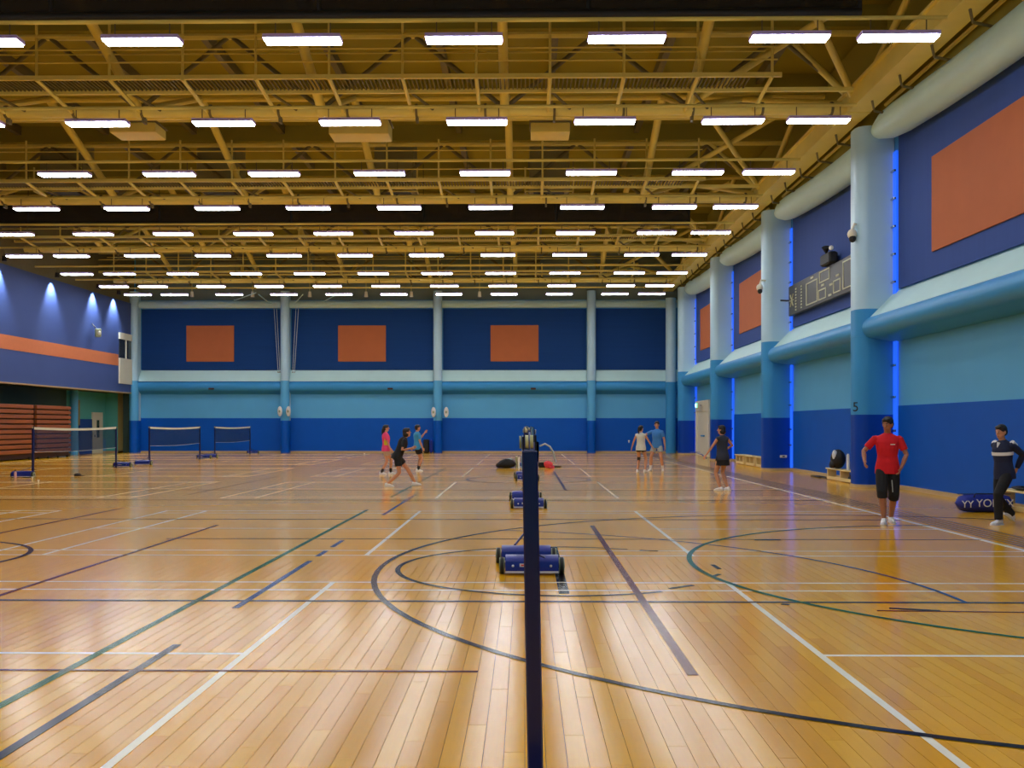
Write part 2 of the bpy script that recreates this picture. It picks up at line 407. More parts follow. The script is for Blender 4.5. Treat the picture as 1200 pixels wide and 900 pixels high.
MB().tube([(0,0,0),(0,0,4.1)], .3, 20).build('column_shaft', 'mid_blue', cc, smooth=True)
MB().tube([(0,0,4.1),(0,0,8.95)], .3, 20).build('column_top', 'pale_blue', cc, smooth=True)
MB().tube([(0,0,3.55),(0,0,3.62)], .33, 20).build('collar', 'mid_blue', cc, smooth=True)
# columns along back wall
bl = ['slim round column left of the first orange panel on the back wall', 'slim round column between the left and middle orange panels', 'slim round column between the middle and right orange panels', 'slim round column right of the last orange panel on the back wall']
for i in range(4):
    t = thing('back_column', bl[i], 'column', (BCX[i], YB-.5, 0), group='columns on the back wall')
    zc = at(0,493,YB-.5).z
    for nm, m, a, b in (('column_base','deep_blue',0,zc), ('column_middle','light_blue',zc,at(0,447,YB).z), ('column_top','pale_blue',at(0,447,YB).z,9.4)):
        MB().tube([(0,0,a),(0,0,b)], .26, 18).build(nm, m, t, smooth=True)
    MB().box((-.22,.0,0),(.22,.45,zc)).build('column_back', 'deep_blue', t)
    MB().box((-.22,.0,zc),(.22,.45,9.4)).build('column_back', 'pale_blue', t)
# ---- left wall
ZL = atX(0, 447, XL).z
ztop = atX(0, 308, XL).z
wl = MB().box((XL-.3, YF, ZL), (XL, YB-.1, ztop)).build('wall_left', 'wall_left_blue', kind='structure')
MB().box((XL, YF, atX(0,408,XL).z), (XL+.015, 54.0, atX(0,391,XL).z)).build('orange_stripe', 'orange_left', wl)
MB().box((XL-.35, YF, ZL-.06), (XL+.04, YB-.1, ZL)).build('edge_trim', 'base_wood', wl)
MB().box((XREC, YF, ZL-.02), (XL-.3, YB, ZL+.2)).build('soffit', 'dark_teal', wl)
MB().box((XREC-.3, YF, 0), (XREC, YB, HT)).build('recess_wall', 'teal', wl)
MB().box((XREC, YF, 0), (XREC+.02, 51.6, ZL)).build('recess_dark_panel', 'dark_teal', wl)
MB().box((XL-.3, YF, ztop), (XL-.1, YB, HT)).build('upper_recess', 'steel_dark', wl)
MB().box((XREC, YB-.05, 0), (XL-1.05, YB-.02, ZL)).build('recess_end_wall', 'teal', wl)
MB().box((XL-1.05, YB-.06, 0), (XL-.35, YB-.02, ZL)).build('recess_end_panel', 'ochre', wl)
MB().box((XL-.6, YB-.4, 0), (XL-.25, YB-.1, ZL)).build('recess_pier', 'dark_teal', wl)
MB().box((XREC, YF, 0), (XREC+.04, YB-.05, .8)).build('recess_kickboard', 'light_blue', wl)
d = MB().box((XREC+.02, 54.6, 0), (XREC+.1, 55.9, 2.35)).build('door_2', 'door_white', kind='structure')
MB().box((XREC+.1, 55.1, .9), (XREC+.12, 55.4, 1.9)).build('door_window', 'glass_dark', d)
MB().bbox((XREC+.14, 54.75, 1.0), (.08,.05,.14), .01).build('door_handle', 'chrome', d)
d = MB().box((XREC+.02, 53.0, 0), (XREC+.1, 54.5, 1.95)).build('door_3', 'door_blue', kind='structure')
MB().bbox((XREC+.14, 54.3, 1.0), (.08,.05,.14), .01).build('door_handle', 'chrome', d)
MB().tube([(XREC+.3, 51.9, 0),(XREC+.3, 51.9, ZL)], .2, 12).build('recess_column', 'light_blue', wl, smooth=True)
MB().box((XREC+.05, 52.4, 1.6),(XREC+.15, 52.9, 3.0)).build('notice_board', 'ochre', wl)
z0, z1, z2, z3 = [at(0, y, 54.8).z for y in (450, 420.5, 398.5, 391)]
wn = MB().box((XL, 54.05, z0), (XL+.1, 55.7, z1)).build('window_1', 'door_white', kind='structure')
MB().box((XL, 54.05, z2), (XL+.1, 55.7, z3)).build('window_head', 'door_white', wn)
MB().box((XL, 54.1, z1), (XL+.06, 55.65, z2)).build('window_pane', 'glass_dark', wn)
MB().box((XL+.06, 54.85, z1), (XL+.1, 54.95, z2)).build('window_frame', 'door_white', wn)
MB().box((XREC, YF, 0), (XREC+.06, YB-.1, .1)).build('baseboard_left', 'base_wood', kind='structure')
# front wall behind camera and ceiling
MB().box((XREC-.3, YF-.3, 0), (XR+.3, YF, HT)).build('wall_front', 'light_blue', kind='structure')
ce = MB().box((XREC-.3, YF-.3, HT), (XR+.3, YB+.3, HT+.2)).build('ceiling', 'ceiling_paint', kind='structure')
# ribs and boxed beams of the roof deck
for y in [14.9+4.75*k for k in range(9)]:
    MB().box((XREC, y-.2, HT-.55), (XR, y+.2, HT)).build('roof_beam', 'ceiling_paint', ce)
for k in range(11):
    x = -24+3.1*k; MB().box((x-.09, 12, HT-.3), (x+.09, YB, HT)).build('roof_rib', 'steel_dark', ce)
# door_1 with exit sign, right wall
dy0, dy1 = 48.9, 52.6
dr = MB().box((XR-.12, dy0, 2.35), (XR-.02, dy1, 2.9)).build('door_1', 'door_white', kind='structure')
for y in (dy0, dy1-.3): MB().box((XR-.12, y, 0), (XR-.02, y+.3, 2.35)).build('door_frame', 'door_white', dr)
MB().box((XR-.06, dy0+.3, 0), (XR-.03, dy1-.3, 2.35)).build('door_leaf', 'door_white', dr)
MB().bbox((XR-.1, 50.6, 1.05), (.06,.9,.08), .01).build('push_bar', 'mid_blue', dr)
ex = thing('exit_sign', 'green lit exit sign with a white running figure over the white door', 'sign', (XR-.35, 50.7, 2.5))
MB().bbox((0,0,.14), (.1,.66,.3), .015).build('sign_box', 'door_white', ex)
MB().box((-.06,-.29,.02), (-.05,.29,.26)).build('sign_face', 'exit_green', ex)
fg = MB(); fg.ell((-.065,-.02,.225),(.008,.022,.022)); fg.tube([(-.065,-.02,.2),(-.065,.02,.13)],.016,6)
fg.tube([(-.065,.02,.13),(-.065,-.03,.09),(-.065,-.01,.04)],.012,6); fg.tube([(-.065,.02,.13),(-.065,.06,.09),(-.065,.11,.08)],.012,6)
fg.tube([(-.065,-.02,.19),(-.065,-.08,.16)],.01,6); fg.tube([(-.065,-.02,.19),(-.065,.05,.18)],.01,6)
fg.build('running_figure', 'exit_white', ex)
MB().box((-.068,.14,.05),(-.058,.24,.24)).build('sign_door_symbol', 'exit_white', ex)
MB().tube([(.05,0,.15),(.33,0,.15)],.02,8).build('sign_arm','chrome',ex)

# ================================================================== ROOF STEEL
HC, HTP = EYE+8.02, EYE+9.95
NODES = [-23.86+4.67*k for k in range(7)]     # ... -9.85, -5.18, -.51, 4.16
near_ord = {24.5:'nearest roof truss, its bottom pipe just above the second row of lamps', 34.0:'roof truss just before the rolled up divider net', 43.5:'roof truss behind the rolled up divider net', 53.0:'farthest roof truss, closest to the back wall'}
for Y in (24.5, 34.0, 43.5, 53.0):
    t = thing('roof_truss', near_ord[Y], 'roof truss', (0, Y, HC), group='yellow steel roof trusses')
    h = HTP-HC
    MB().tube([(XL+.2,0,0),(8.3,0,0)], .14, 12).build('bottom_chord', 'steel', t, smooth=True)
    MB().tube([(XL+.2,.35,-.02),(8.3,.35,-.02)], .09, 10).build('bottom_chord', 'steel', t, smooth=True)
    MB().tube([(XL+.2,0,h),(9.2,0,h)], .1, 10).build('top_chord', 'steel', t, smooth=True)
    MB().tube([(XL+.2,-4.75,h),(9.2,-4.75,h)], .09, 10).build('top_chord', 'steel', t, smooth=True)
    MB().tube([(XL+.2,-4.4,h-.55),(9.2,-4.4,h-.55)], .04, 8).build('tie_rod', 'steel', t, smooth=True)
    for x in NODES+[8.6]:
        if x < 8:
            MB().tube([(x,0,.05),(x,-4.75,h)], .12, 12).build('depth_brace', 'steel', t, smooth=True)
            MB().tube([(x,0,.05),(x,4.7,h)], .09, 8).build('depth_brace', 'steel', t, smooth=True)
        for s in (-1, 1):
            if x+s*2.33 > 9 or (x > 8 and s > 0): continue
            MB().tube([(x,0,.05),(x+s*2.33,0,h)], .06, 8).build('web_brace', 'steel_dark', t, smooth=True)
        MB().ell((x,0,0), (.19,.19,.17)).build('node', 'steel', t, smooth=True)
    for k in range(18):      # pipe clamps and gussets
        x = -22+1.75*k; MB().tube([(x-.03,0,0),(x+.03,0,0)], .17, 12).build('pipe_clamp', 'steel_dark', t, smooth=True)
        MB().cbox((x,.1,-.2), (.06,.2,.14)).build('clamp_bracket', 'steel_dark', t)
    # fan of braces at the right-hand end
    for (a, b) in (((4.16,-.1,.1),(8.4,-4.0,h)), ((8.4,0,.1),(5.2,-4.75,h)), ((8.4,0,.1),(8.4,-4.75,h)), ((8.4,0,.1),(6.5,0,h)), ((4.16,0,.1),(7.4,4.7,h)), ((8.4,0,.1),(4.6,4.7,h))):
        MB().tube([a,b], .085, 10).build('end_brace', 'steel', t, smooth=True)
    MB().cbox((8.35,0,-.05),(.5,.7,.35)).build('bearing_plate', 'steel', t)
    # catwalk
    c = thing('catwalk', {24.5:'nearest steel catwalk with grating floor and thin handrails', 34.0:'second steel catwalk, just before the divider net', 43.5:'third steel catwalk behind the divider net', 53.0:'farthest steel catwalk near the back wall'}[Y], 'catwalk', (0, Y-1.9, EYE+8.25), group='roof catwalks')
    for y in (0, 1.0): MB().box((XL+.2,y-.04,-.1),(8.0 if y else 6.0,y+.04,.0)).build('edge_beam','steel',c)
    g = MB()
    for k in range(280): g.box((-22.6+.1*k,.04,-.03),(-22.57+.1*k,.96,.02))
    g.build('deck_grating','steel_dark',c,kind='stuff')
    for z in (.3,.6,.92): MB().tube([(XL+.2,-.02,z),(5.9,-.02,z)],.02,6).build('handrail','steel',c)
    MB().tube([(XL+.2,1.02,.9),(5.9,1.02,.9)],.02,6).build('handrail','steel',c)
    for k in range(17):
        x = -21.9+1.73*k
        MB().tube([(x,0,0),(x,0,1.3)],.035,6).build('rail_post','steel',c)
        MB().tube([(x,-.02,-.08),(x,1.8,-.28)],.05,6).build('hanger','steel',c)
        if k % 2: MB().tube([(x,1.0,-.02),(x+.55,1.75,-.25)],.035,6).build('knee_brace','steel_dark',c)
# long girder along the tops of the right-hand columns
g = thing('wall_girder', 'long yellow box girder running along the tops of the right columns', 'girder', (8.35, 0, HC))
MB().box((-.24,10,-.14),(.2,YB-.2,.3)).build('girder_web','steel',g)
MB().box((-.32,10,.3),(.3,YB-.2,.36)).build('girder_flange','steel',g)
MB().box((-.3,10,-.2),(.26,YB-.2,-.14)).build('girder_flange','steel',g)
for i in range(1,5):
    for k in range(5):
        y = CY[i]+1.4+1.7*k; MB().tube([(.0,y,-.2),(.05,y,-.45),(.75,y+.3,-.45)],.03,6).build('bracket','steel_dark',g)
    MB().tube([(.55,CY[i]+1.2,-.1),(.55,CY[i]+8.8,-.1)],.05,6).build('bracket_rail','steel',g)
MB().box((.7,10,-.3),(XR-8.35,YB-.2,2.4)).build('upper_wall_lining','ceiling_paint',g)
# air ducts
for Y, xs, yt, ybm in ((34.4,(70,253.5,461.5,643.5),147,222), (53.4,(266,383.5,500,617),305,325)):
    for k, x in enumerate(xs):
        p = at(x, ybm, Y); pt = at(x, yt, Y)
        nm = ('first','second','third','fourth')[k]
        t = thing('air_duct', '%s box-shaped duct drop from the left behind the %s catwalk' % (nm, 'second' if Y < 40 else 'farthest'), 'duct', (p.x, Y, p.z), group='box ducts in the roof')
        hh = (pt.z-p.z) if Y < 40 else 1.9
        MB().bbox((0,.6,hh/2),(1.4,1.3,hh),.03).build('duct_body','duct',t)
        for z in (.06,hh*.45,hh-.06): MB().cbox((0,.6,z),(1.5,1.4,.05)).build('duct_flange','steel_dark',t)
        MB().box((-.55,.1,-.06),(.55,1.1,0)).build('duct_grille','black',t)
        for s in (-1,1):
            MB().tube([(s*.85,-.15,-.1),(s*.85,-.15,.75)],.035,6).build('cage_post','steel',t)
            MB().tube([(s*.85,-.15,-.1),(s*.85,.9,-.1)],.03,6).build('cage_rail','steel',t)
        MB().tube([(-.85,-.15,-.1),(.85,-.15,-.1)],.03,6).build('cage_rail','steel',t)
# beige wall-mounted blocks seen above second row of lamps
for k, (x0,x1,y0,y1) in enumerate(((128,182,143,155), (385,455,140,157), (622,668,143,155))):
    a = at(x0,y1,26.4); b = at(x1,y0,26.4)
    t = thing('cable_box', ('leftmost','middle','rightmost')[k]+' flat beige cable box above the second row of lamps', 'cable box', ((a.x+b.x)/2, 26.4, a.z), group='beige cable boxes')
    w = b.x-a.x; h = b.z-a.z
    MB().bbox((0,.4,h/2),(w,.8,h),.02).build('box_body','steel',t)
    MB().cbox((0,.4,h+.02),(w+.08,.86,.04)).build('box_lid','steel_dark',t)
# rolled-up divider nets
for k, Y in enumerate((18.4, 37.4)):
    xr = 6.38; zb = EYE+7.85
    t = thing('divider_net', ('nearest dark divider net gathered up under the roof at the top edge','dark divider net gathered up between black bars, halfway down the hall')[k], 'divider net', (0, Y, zb), group='gathered divider nets')
    MB().tube([(XL+.3,0,0),(xr,0,0)],.09,10).build('bottom_bar','black',t,smooth=True)
    MB().tube([(XL+.3,0,.86),(xr,0,.86)],.05,8).build('top_bar','black',t,smooth=True)
    MB().box((XL+.3,-.02,.03),(xr,.02,.86)).build('net','divider_mesh',t)
    for j in range(6):
        x = xr-.02-5.15*j; MB().tube([(x,0,0),(x,0,.86)],.045,6).build('net_strut','black',t)
        MB().tube([(x,0,.86),(x,0,2.3)],.012,5).build('hanging_cable','black',t)
# lamps
LX = [-20.65]+[-1.1-2.93*k for k in range(6,-1,-1)]+[1.84,4.78,6.73]
ROWS = [(17.46,'first'),(22.2,'second'),(26.7,'third'),(30.9,'fourth'),(35.0,'fifth'),(39.5,'sixth'),(44.2,'seventh'),(48.2,'eighth'),(51.2,'last')]
LAMPZ = EYE+7.0
def make_lamp():
    r = thing('ceiling_lamp', '', 'lamp', (0,0,0), group='fluorescent lamps in rows under the roof')
    MB().prism([(-.16,0),(-.15,.07),(.15,.07),(.16,0)], lambda p: (-.7,p[0],p[1]), lambda p: (.7,p[0],p[1])).build('lamp_housing','lamp_housing',r)
    MB().box((-.68,-.14,-.035),(.68,.14,0)).build('diffuser','lamp_glow',r)
    MB().tube([(-.5,0,.07),(-.5,0,.35)],.012,5).build('suspension_rod','steel_dark',r); MB().tube([(.5,0,.07),(.5,0,.35)],.012,5).build('suspension_rod','steel_dark',r)
    return r
lp = make_lamp(); first = True
words = ['one','two','three','four','five','six','seven','eight','nine','ten','eleven']
lamprow = lambda Y: [x for x in LX if 600+F*math.tan(math.atan(x/Y)+PSI) > -45]
for Y, w in ROWS:
    xs = lamprow(Y)
    for k, x in enumerate(xs):
        o = lp if first else copy_tree(lp); first = False
        o.location = (x, Y, LAMPZ)
        o['label'] = 'fluorescent lamp, number %s from the left in the %s row from the camera' % (words[k], w)
    c = thing('conduit', 'thin pipe carrying the %s row of lamps' % w, 'pipe', (0,Y,LAMPZ+.35), group='lamp conduits')
    MB().tube([(XL+.3,0,0),(7.6,0,0)],.04,8).build('conduit_pipe','steel',c)
for Y in (12.9, 8.2, 3.5, -1.2):      # unseen rows continued overhead, added to light the near floor
    for x in LX:
        o = copy_tree(lp); o.location = (x,Y,LAMPZ); o['label'] = 'unseen fluorescent lamp added over and behind the camera to light the near floor'; o['group'] = 'added lamps out of the picture above the camera'
# pendants near back wall
for k, x in enumerate((225,296,363,429,482,562)):
    p = at(x,348,54.3)
    t = thing('pendant_spotlight', ('%s small white hanging spotlight from the left before the back wall' % ('first','second','third','fourth','fifth','sixth')[k]), 'spotlight', tuple(p), group='small hanging spotlights')
    MB().tube([(0,0,0),(0,0,.3)],[.11,.08],10).build('lamp_shade','door_white',t,smooth=True)
    MB().tube([(0,0,.3),(0,0,HT-p.z)],.015,5).build('rod','steel',t)
# stay rods on back wall and hanging cables
for k,(a,b) in enumerate((((275,352),(300,343)),((317,356),(303,345)),((345,356),(355,345)),((378,354),(395,345)))):
    A = at(*a,55.9); B = at(*b,53.5)
    t = thing('stay_rod', ('first','second','third','fourth')[k]+' thin pale stay rod from the left, over the top of the back wall', 'rod', tuple(A), group='stay rods at the back wall')
    MB().tube([(0,0,0), tuple(B-A)],.03,6).build('rod_shaft','pale',t); MB().ell((0,0,0),(.06,.06,.06)).build('rod_eye','pale',t)
for k, (xt, xb) in enumerate(((321,326),(324,328),(347,343),(350,345))):
    A = at(xt,358,56.02); B = at(xb,436,55.6)
    t = thing('hanging_cable', ('first','second','third','fourth')[k]+' thin cable from the left hanging by the back column', 'cable', tuple(B), group='cables by the back column')
    MB().tube([(0,0,0), tuple(A-B)],.012,5).build('cable_line','rope',t); MB().ell((0,0,0),(.04,.04,.05)).build('cable_end','chrome',t)
# wall lamps on back columns
for k,(x,y) in enumerate(((328,482),(338,482),(508,483),(523,483))):
    p = at(x,y,55.55)
    t = thing('wall_fan', 'white oval wall fan %s of the %s back wall column' % (('left','right')[k%2], ('second','third')[k//2]), 'fan', tuple(p), group='white oval wall fans')
    MB().ell((0,0,0),(.14,.1,.3)).build('fan_cage','white_cloth',t,smooth=True); MB().ell((0,-.1,0),(.05,.03,.08)).build('fan_hub','wheel_grey',t)
    MB().tube([(0,.05,0),(.12 if k%2==0 else -.12,.5,.05)],.03,6).build('fan_arm','chrome',t)
# small wall boxes under the back ledge
for k,x in enumerate((247,457,625)):
    p = at(x,453,55.8); t = thing('ledge_sensor', 'small dark sensor under the back ledge, %s of three' % ('left','middle','right')[k], 'sensor', tuple(p), group='sensors under the back ledge')
    MB().bbox((0,.1,-.12),(.3,.2,.1),.02).build('sensor_body','brown_dark',t); MB().cbox((0,.2,-.02),(.08,.1,.14)).build('sensor_mount','black',t)
# wall washers
def spot(nm, loc, tgt, power, size, color, label, group):
    t = thing('wall_washer', label, 'spotlight', tuple(loc), group=group)
    MB().tube([(0,0,0),(0,0,.22)],[.11,.09],10).build('lamp_shade','black',t,smooth=True)
    MB().tube([(0,0,.22),(0,0,.6)],.02,5).build('lamp_bracket','steel_dark',t)
    L = bpy.data.lights.new('spot','SPOT'); L.energy = power; L.spot_size = size; L.spot_blend = .8; L.color = color; L.shadow_soft_size = .05
    o = bpy.data.objects.new('spot_lamp', L); S.collection.objects.link(o); o.parent = t; o.location = (0,0,-.05)
    o.rotation_euler = (Vector(tgt)-Vector(loc)).to_track_quat('-Z','Y').to_euler()
for k,(x,y) in enumerate(((5,306),(67,325),(115,338),(139,345))):
    p = atX(x,y,XL+.3); spot('w', p, (XL-.1,p.y,p.z-1.6), 520, math.radians(80), (.75,.85,1), ('first','second','third','fourth')[k]+' downlight from the left at the top of the left wall', 'downlights on the left wall')

# ================================================================== WALL FITTINGS
sb = thing('scoreboard', 'long black wall scoreboard with outlined score windows', 'scoreboard', (XR-.2, 33.5, 5.36))
LB, HBd = 7.2, 1.02
MB().bbox((0,-LB/2,HBd/2),(.14,LB,HBd),.015).build('board','board_black',sb)
def bq(u0,u1,v0,v1,nm='board_outline',fill=False):      # u from far end, v up
    mb = MB(); w=.035
    if fill: mb.box((-.085,-u1,v0),(-.07,-u0,v1))
    else:
        for (a,b,c,d) in ((u0,u1,v0,v0+w),(u0,u1,v1-w,v1),(u0,u0+w*1.6,v0+w,v1-w),(u1-w*1.6,u1,v0+w,v1-w)): mb.box((-.085,-b,c),(-.07,-a,d))
    mb.build(nm,'board_line',sb)
bq(2.1,3.3,.1,.82); bq(3.5,4.5,.62,.97); bq(3.4,4.15,.1,.42); bq(4.85,5.5,.12,.5); bq(5.7,6.9,.12,.92)
for (u,v) in ((2.6,.89),(3.7,.5),(5.1,.58),(4.4,.1),(4.5,.4)): bq(u,u+.28,v,v+.06,'board_caption',True)
for r in range(8):
    for u in (.85,1.5): bq(u,u+.12,.1+.1*r,.15+.1*r,'score_light',True)
mb = MB()
for a,b in (((.25,.3),(.6,.7)),((.25,.7),(.6,.3)),((.2,.5),(.65,.5))): mb.tube([(-.08,-a[0],a[1]),(-.08,-b[0],b[1])],.02,5)
mb.build('board_emblem','board_line',sb)
MB().tube([(-.02,0,.55),(-.1,.12,.56),(-.3,.2,.58)],.03,6).build('board_cable','black',sb)
hn = thing('shot_horn', 'black horn unit standing on top of the scoreboard', 'horn', (XR-.3, 29.0, 6.385))
MB().bbox((0,0,.18),(.26,.9,.34),.04).build('horn_body','black',hn); MB().tube([(-.1,-.1,.34),(-.15,-.2,.5)],[.03,.12],10).build('horn_bell','black',hn); MB().ell((-.1,-.55,.42),(.07,.07,.07)).build('horn_knob','feather',hn)
def cctv(p, label, sgn=1):
    t = thing('security_camera', label, 'camera', (p.x-.05, p.y-.12, p.z), group='white cameras on the right columns')
    MB().ell((0,0,.1),(.12,.12,.13)).build('dome','door_white',t,smooth=True); MB().ell((0,-.03,-.02),(.09,.09,.1)).build('lens','black',t,smooth=True)
    MB().tube([(0,0,.2),(.05,0,.36),(.3,.1,.36)],.035,8).build('bracket','door_white',t,smooth=True)
cctv(at(999,280,24.9), 'white dome camera high on the nearest column by the scoreboard')
cctv(at(891,341,34.3), 'white dome camera on the column at the far end of the scoreboard')
p = at(105,390,50.5)
t = thing('loudspeaker', 'small grey loudspeaker on a bracket on the left wall', 'loudspeaker', (XL+.42,p.y,p.z))
MB().bbox((0,0,0),(.3,.3,.45),.04,.6).build('cabinet','wheel_grey',t); MB().ell((.12,-.1,-.02),(.08,.08,.12)).build('cone','door_white',t); MB().tube([(0,0,.1),(-.395,.2,.5)],.03,6).build('bracket','black',t)
t = thing('wall_socket', 'small white socket low on the column at the far end of the scoreboard', 'socket', (9.1, 34.06, .5))
MB().bbox((0,0,0),(.24,.05,.09),.01).build('plate','door_white',t); MB().cbox((0,-.03,0),(.08,.02,.04)).build('outlet','black',t)
t = thing('first_aid_light', 'small red lamp under the ledge beside the nearest column', 'lamp', tuple(atX(969,403,8.95)))
MB().bbox((0,0,0),(.14,.3,.1),.02).build('lamp_body','red_print',t); MB().cbox((0,.25,.03),(.1,.1,.12)).build('lamp_mount','black',t)
# ---- bleachers
for k,(y0,y1,lb) in enumerate(((36,44.9,'folded brown wooden bleacher at the left edge'),(45.15,48.6,'narrower folded brown bleacher beside the teal wall'))):
    t = thing('folded_bleacher', lb, 'bleacher', (XL-.1, (y0+y1)/2, 0), group='folded bleachers')
    L = (y1-y0)/2; H = 2.6
    MB().box((-1.2,-L,.05),(-.12,L,H-.05)).build('bleacher_body','brown_dark',t)
    n = 10
    for r in range(n):
        z = .28+r*(H-.28)/n; MB().bbox((-.06,0,z+.1),(.12+.0*r,2*L-.04,.17),.015).build('board','brown_board',t)
    for r in range(4):
        MB().tube([(-.1,-L+.3+r*(2*L-.6)/3,.06),(-.02,-L+.3+r*(2*L-.6)/3,.06)],.06,8).build('wheel','rubber',t)

# ================================================================== NET POSTS AND NETS
def make_stand():
    r = thing('net_stand', '', 'net post', (0,0,0), group='blue badminton post stands')
    MB().bbox((0,0,.75),(.058,.06,1.47),.006).build('post','post_blue',r)
    MB().box((-.06,-.05,0),(.06,.5,.02)).build('base_plate','post_blue',r)
    prof = [(-.14,.04),(-.14,.14)]+[(-.14*math.cos(t),.14+.06*math.sin(t)) for t in [PI*k/8 for k in range(1,8)]]+[(.14,.14),(.14,.04)]
    b = MB().prism(prof, lambda p: (-.28,.6+p[0],p[1]), lambda p: (.28,.6+p[0],p[1])).build('counterweight_box','cart_blue',r,smooth=True)
    MB().box((-.28,.455,.025),(.28,.745,.045)).build('tray_edge','sticker',b)
    MB().box((-.13,.455,.09),(-.03,.458,.125)).build('sticker','sticker',b); MB().box((-.115,.452,.10),(-.045,.455,.115)).build('sticker_print','red_print',b)
    MB().box((.02,.455,.105),(.08,.458,.12)).build('green_mark','green_print',b)
    for x in (-.2,0,.2): MB().ell((x,.457,.1),(.014,.008,.014),n=8,m=4).build('bolt','sticker',b)
    for s in (-1,1):
        w = MB().tube([(s*.29,.6,.085),(s*.345,.6,.085)],.085,18).build('wheel','wheel_grey',r,smooth=True)
        MB().tube([(s*.285,.6,.085),(s*.35,.6,.085)],.03,10).build('wheel_hub','rubber',w,smooth=True)
        MB().tube([(s*.30,.6,.085),(s*.335,.6,.085)],.09,18).build('tyre','rubber',w,smooth=True)
    MB().tube([(0,.02,.3),(.13,.48,.19)],.012,8).build('brace','post_blue',r); 
    for z in (1.38,1.30): MB().ell((0,-.031,z),(.006,.003,.012),n=8,m=4).build('hole','chrome',r)
    # pulley and ratchet at the head
    for x in (-.008,.01): MB().tube([(x-.006,0,1.515),(x+.006,0,1.515)],.026,16).build('pulley','cream_plastic',r,smooth=True)
    MB().box((-.026,-.022,1.485),(-.019,.022,1.54)).build('pulley_cheek','black',r); MB().box((.02,-.022,1.485),(.027,.022,1.535)).build('pulley_cheek','black',r)
    MB().tube([(.03,0,1.515),(.038,0,1.515)],.024,12).build('ratchet_wheel','wheel_grey',r,smooth=True)
    MB().tube([(-.012,.02,1.54),(-.012,.02,1.57)],.006,6).build('hook','chrome',r); 
    return r
st0 = make_stand(); used = False
def place_stand(x, y, rz, label, lean=0):
    global used
    o = st0 if not used else copy_tree(st0); used = True
    o.location = (x,y,0); o.rotation_euler = (0, lean, rz); o['label'] = label; return o
NXC = .045
ordn = ['nearest','second','third','fourth','fifth','sixth']
for k,(a,b) in enumerate(COURTS[:4]):
    s1 = place_stand(NXC-(.03 if k else 0), a, PI, 'tall dark blue net post filling the lower centre of the picture' if k == 0 else 'blue wheeled post stand, near end of the %s net on the centre line' % ordn[k], .02 if k == 0 else 0)
    if k == 0: s1.rotation_euler = (0, .018, PI)
    place_stand(NXC+.03, b, 0, 'blue wheeled post stand, far end of the %s net on the centre line' % ordn[k])
for k,(a,b) in enumerate(COURTS[3:]):
    place_stand(-15.3, a, PI, 'blue post stand at the near end of the %s net on the left' % ('nearest','middle','farthest')[k])
    place_stand(-15.3, b, 0, 'blue post stand at the far end of the %s net on the left' % ('nearest','middle','farthest')[k])
def net(x, a, b, label, top=1.5, group='badminton nets'):
    t = thing('badminton_net', label, 'net', (x, a+.04, 0), group=group)
    L = b-a-.08; n = 12
    tp = [(0, L*i/n, top-.045*math.sin(PI*i/n)) for i in range(n+1)]
    mb = MB()
    for i, p in enumerate(tp): mb.v += [(-.004,p[1],p[2]-.76),(-.004,p[1],p[2]),(.004,p[1],p[2]),(.004,p[1],p[2]-.76)]
    for i in range(n):
        q = 4*i
        for e in range(4): mb.f.append((q+e,q+(e+1)%4,q+4+(e+1)%4,q+4+e))
    mb.build('net_mesh','net_mesh',t)
    mb = MB()
    for i, p in enumerate(tp): mb.v += [(-.008,p[1],p[2]-.06),(-.008,p[1],p[2]+.015),(.008,p[1],p[2]+.015),(.008,p[1],p[2]-.06)]
    for i in range(n):
        q = 4*i
        for e in range(4): mb.f.append((q+e,q+(e+1)%4,q+4+(e+1)%4,q+4+e))
    mb.build('net_tape','tape_white' if x < -5 else 'cart_blue',t)
    MB().tube([(0,p[1],p[2]-.76) for p in tp],.006,5).build('bottom_cord','rope',t)
for k,(a,b) in enumerate(COURTS[:4]): net(NXC, a, b, 'badminton net seen edge-on, %s on the centre line' % ordn[k])
for k,(a,b) in enumerate(COURTS[3:]): net(-15.3, a, b, 'badminton net with white top tape, %s of the three at the left' % ('nearest','middle','farthest')[k], top=1.52)
t = thing('net_rope', 'loop of white rope hanging from the head of the nearest post', 'rope', (NXC-.02, 3.58, 1.5))
MB().tube([(.03,0,.0),(.05,0,.008),(.068,0,-.002),(.082,0,-.025),(.088,0,-.06)],.0035,6).build('rope_loop','rope',t)
MB().tube([(-.033,0,.04),(-.035,0,-.03),(-.034,0,-.06),(-.033,0,-.09)],.002,6).build('rope_tail','rope',t)

# ================================================================== LOOSE THINGS
def shuttle(p, label, g='shuttlecocks on the floor'):
    t = thing('shuttlecock', label, 'shuttlecock', tuple(p), group=g)
    MB().tube([(0,0,.025),(0,0,.09)],[.014,.034],10).build('feathers','feather',t,smooth=True); MB().ell((0,0,.013),(.014,.014,.013)).build('cork','feather',t,smooth=True)
shuttle(flo(45,566), 'white shuttlecock standing right of the pinkish bottle at the left'); shuttle(flo(38,562), 'white shuttlecock beside the blue stand at the far left')
shuttle(flo(427,533), 'white shuttlecock at the back wall behind the woman in pink')
shuttle(at(737,519,33), 'white shuttlecock in the air beside the woman in the pale vest', 'shuttlecock in flight')
p = flo(18,560)
t = thing('drink_bottle', 'pinkish drink bottle standing on the floor at the far left', 'bottle', tuple(p))
MB().tube([(0,0,0),(0,0,.16),(0,0,.2)],[.04,.04,.018],12).build('bottle_body','bottle',t,smooth=True); MB().tube([(0,0,.2),(0,0,.25)],.02,10).build('cap','black',t,smooth=True)
t = thing('dropped_cap', 'small dark cap lying on the floor between the nets at the left', 'cap', tuple(flo(91,558)))
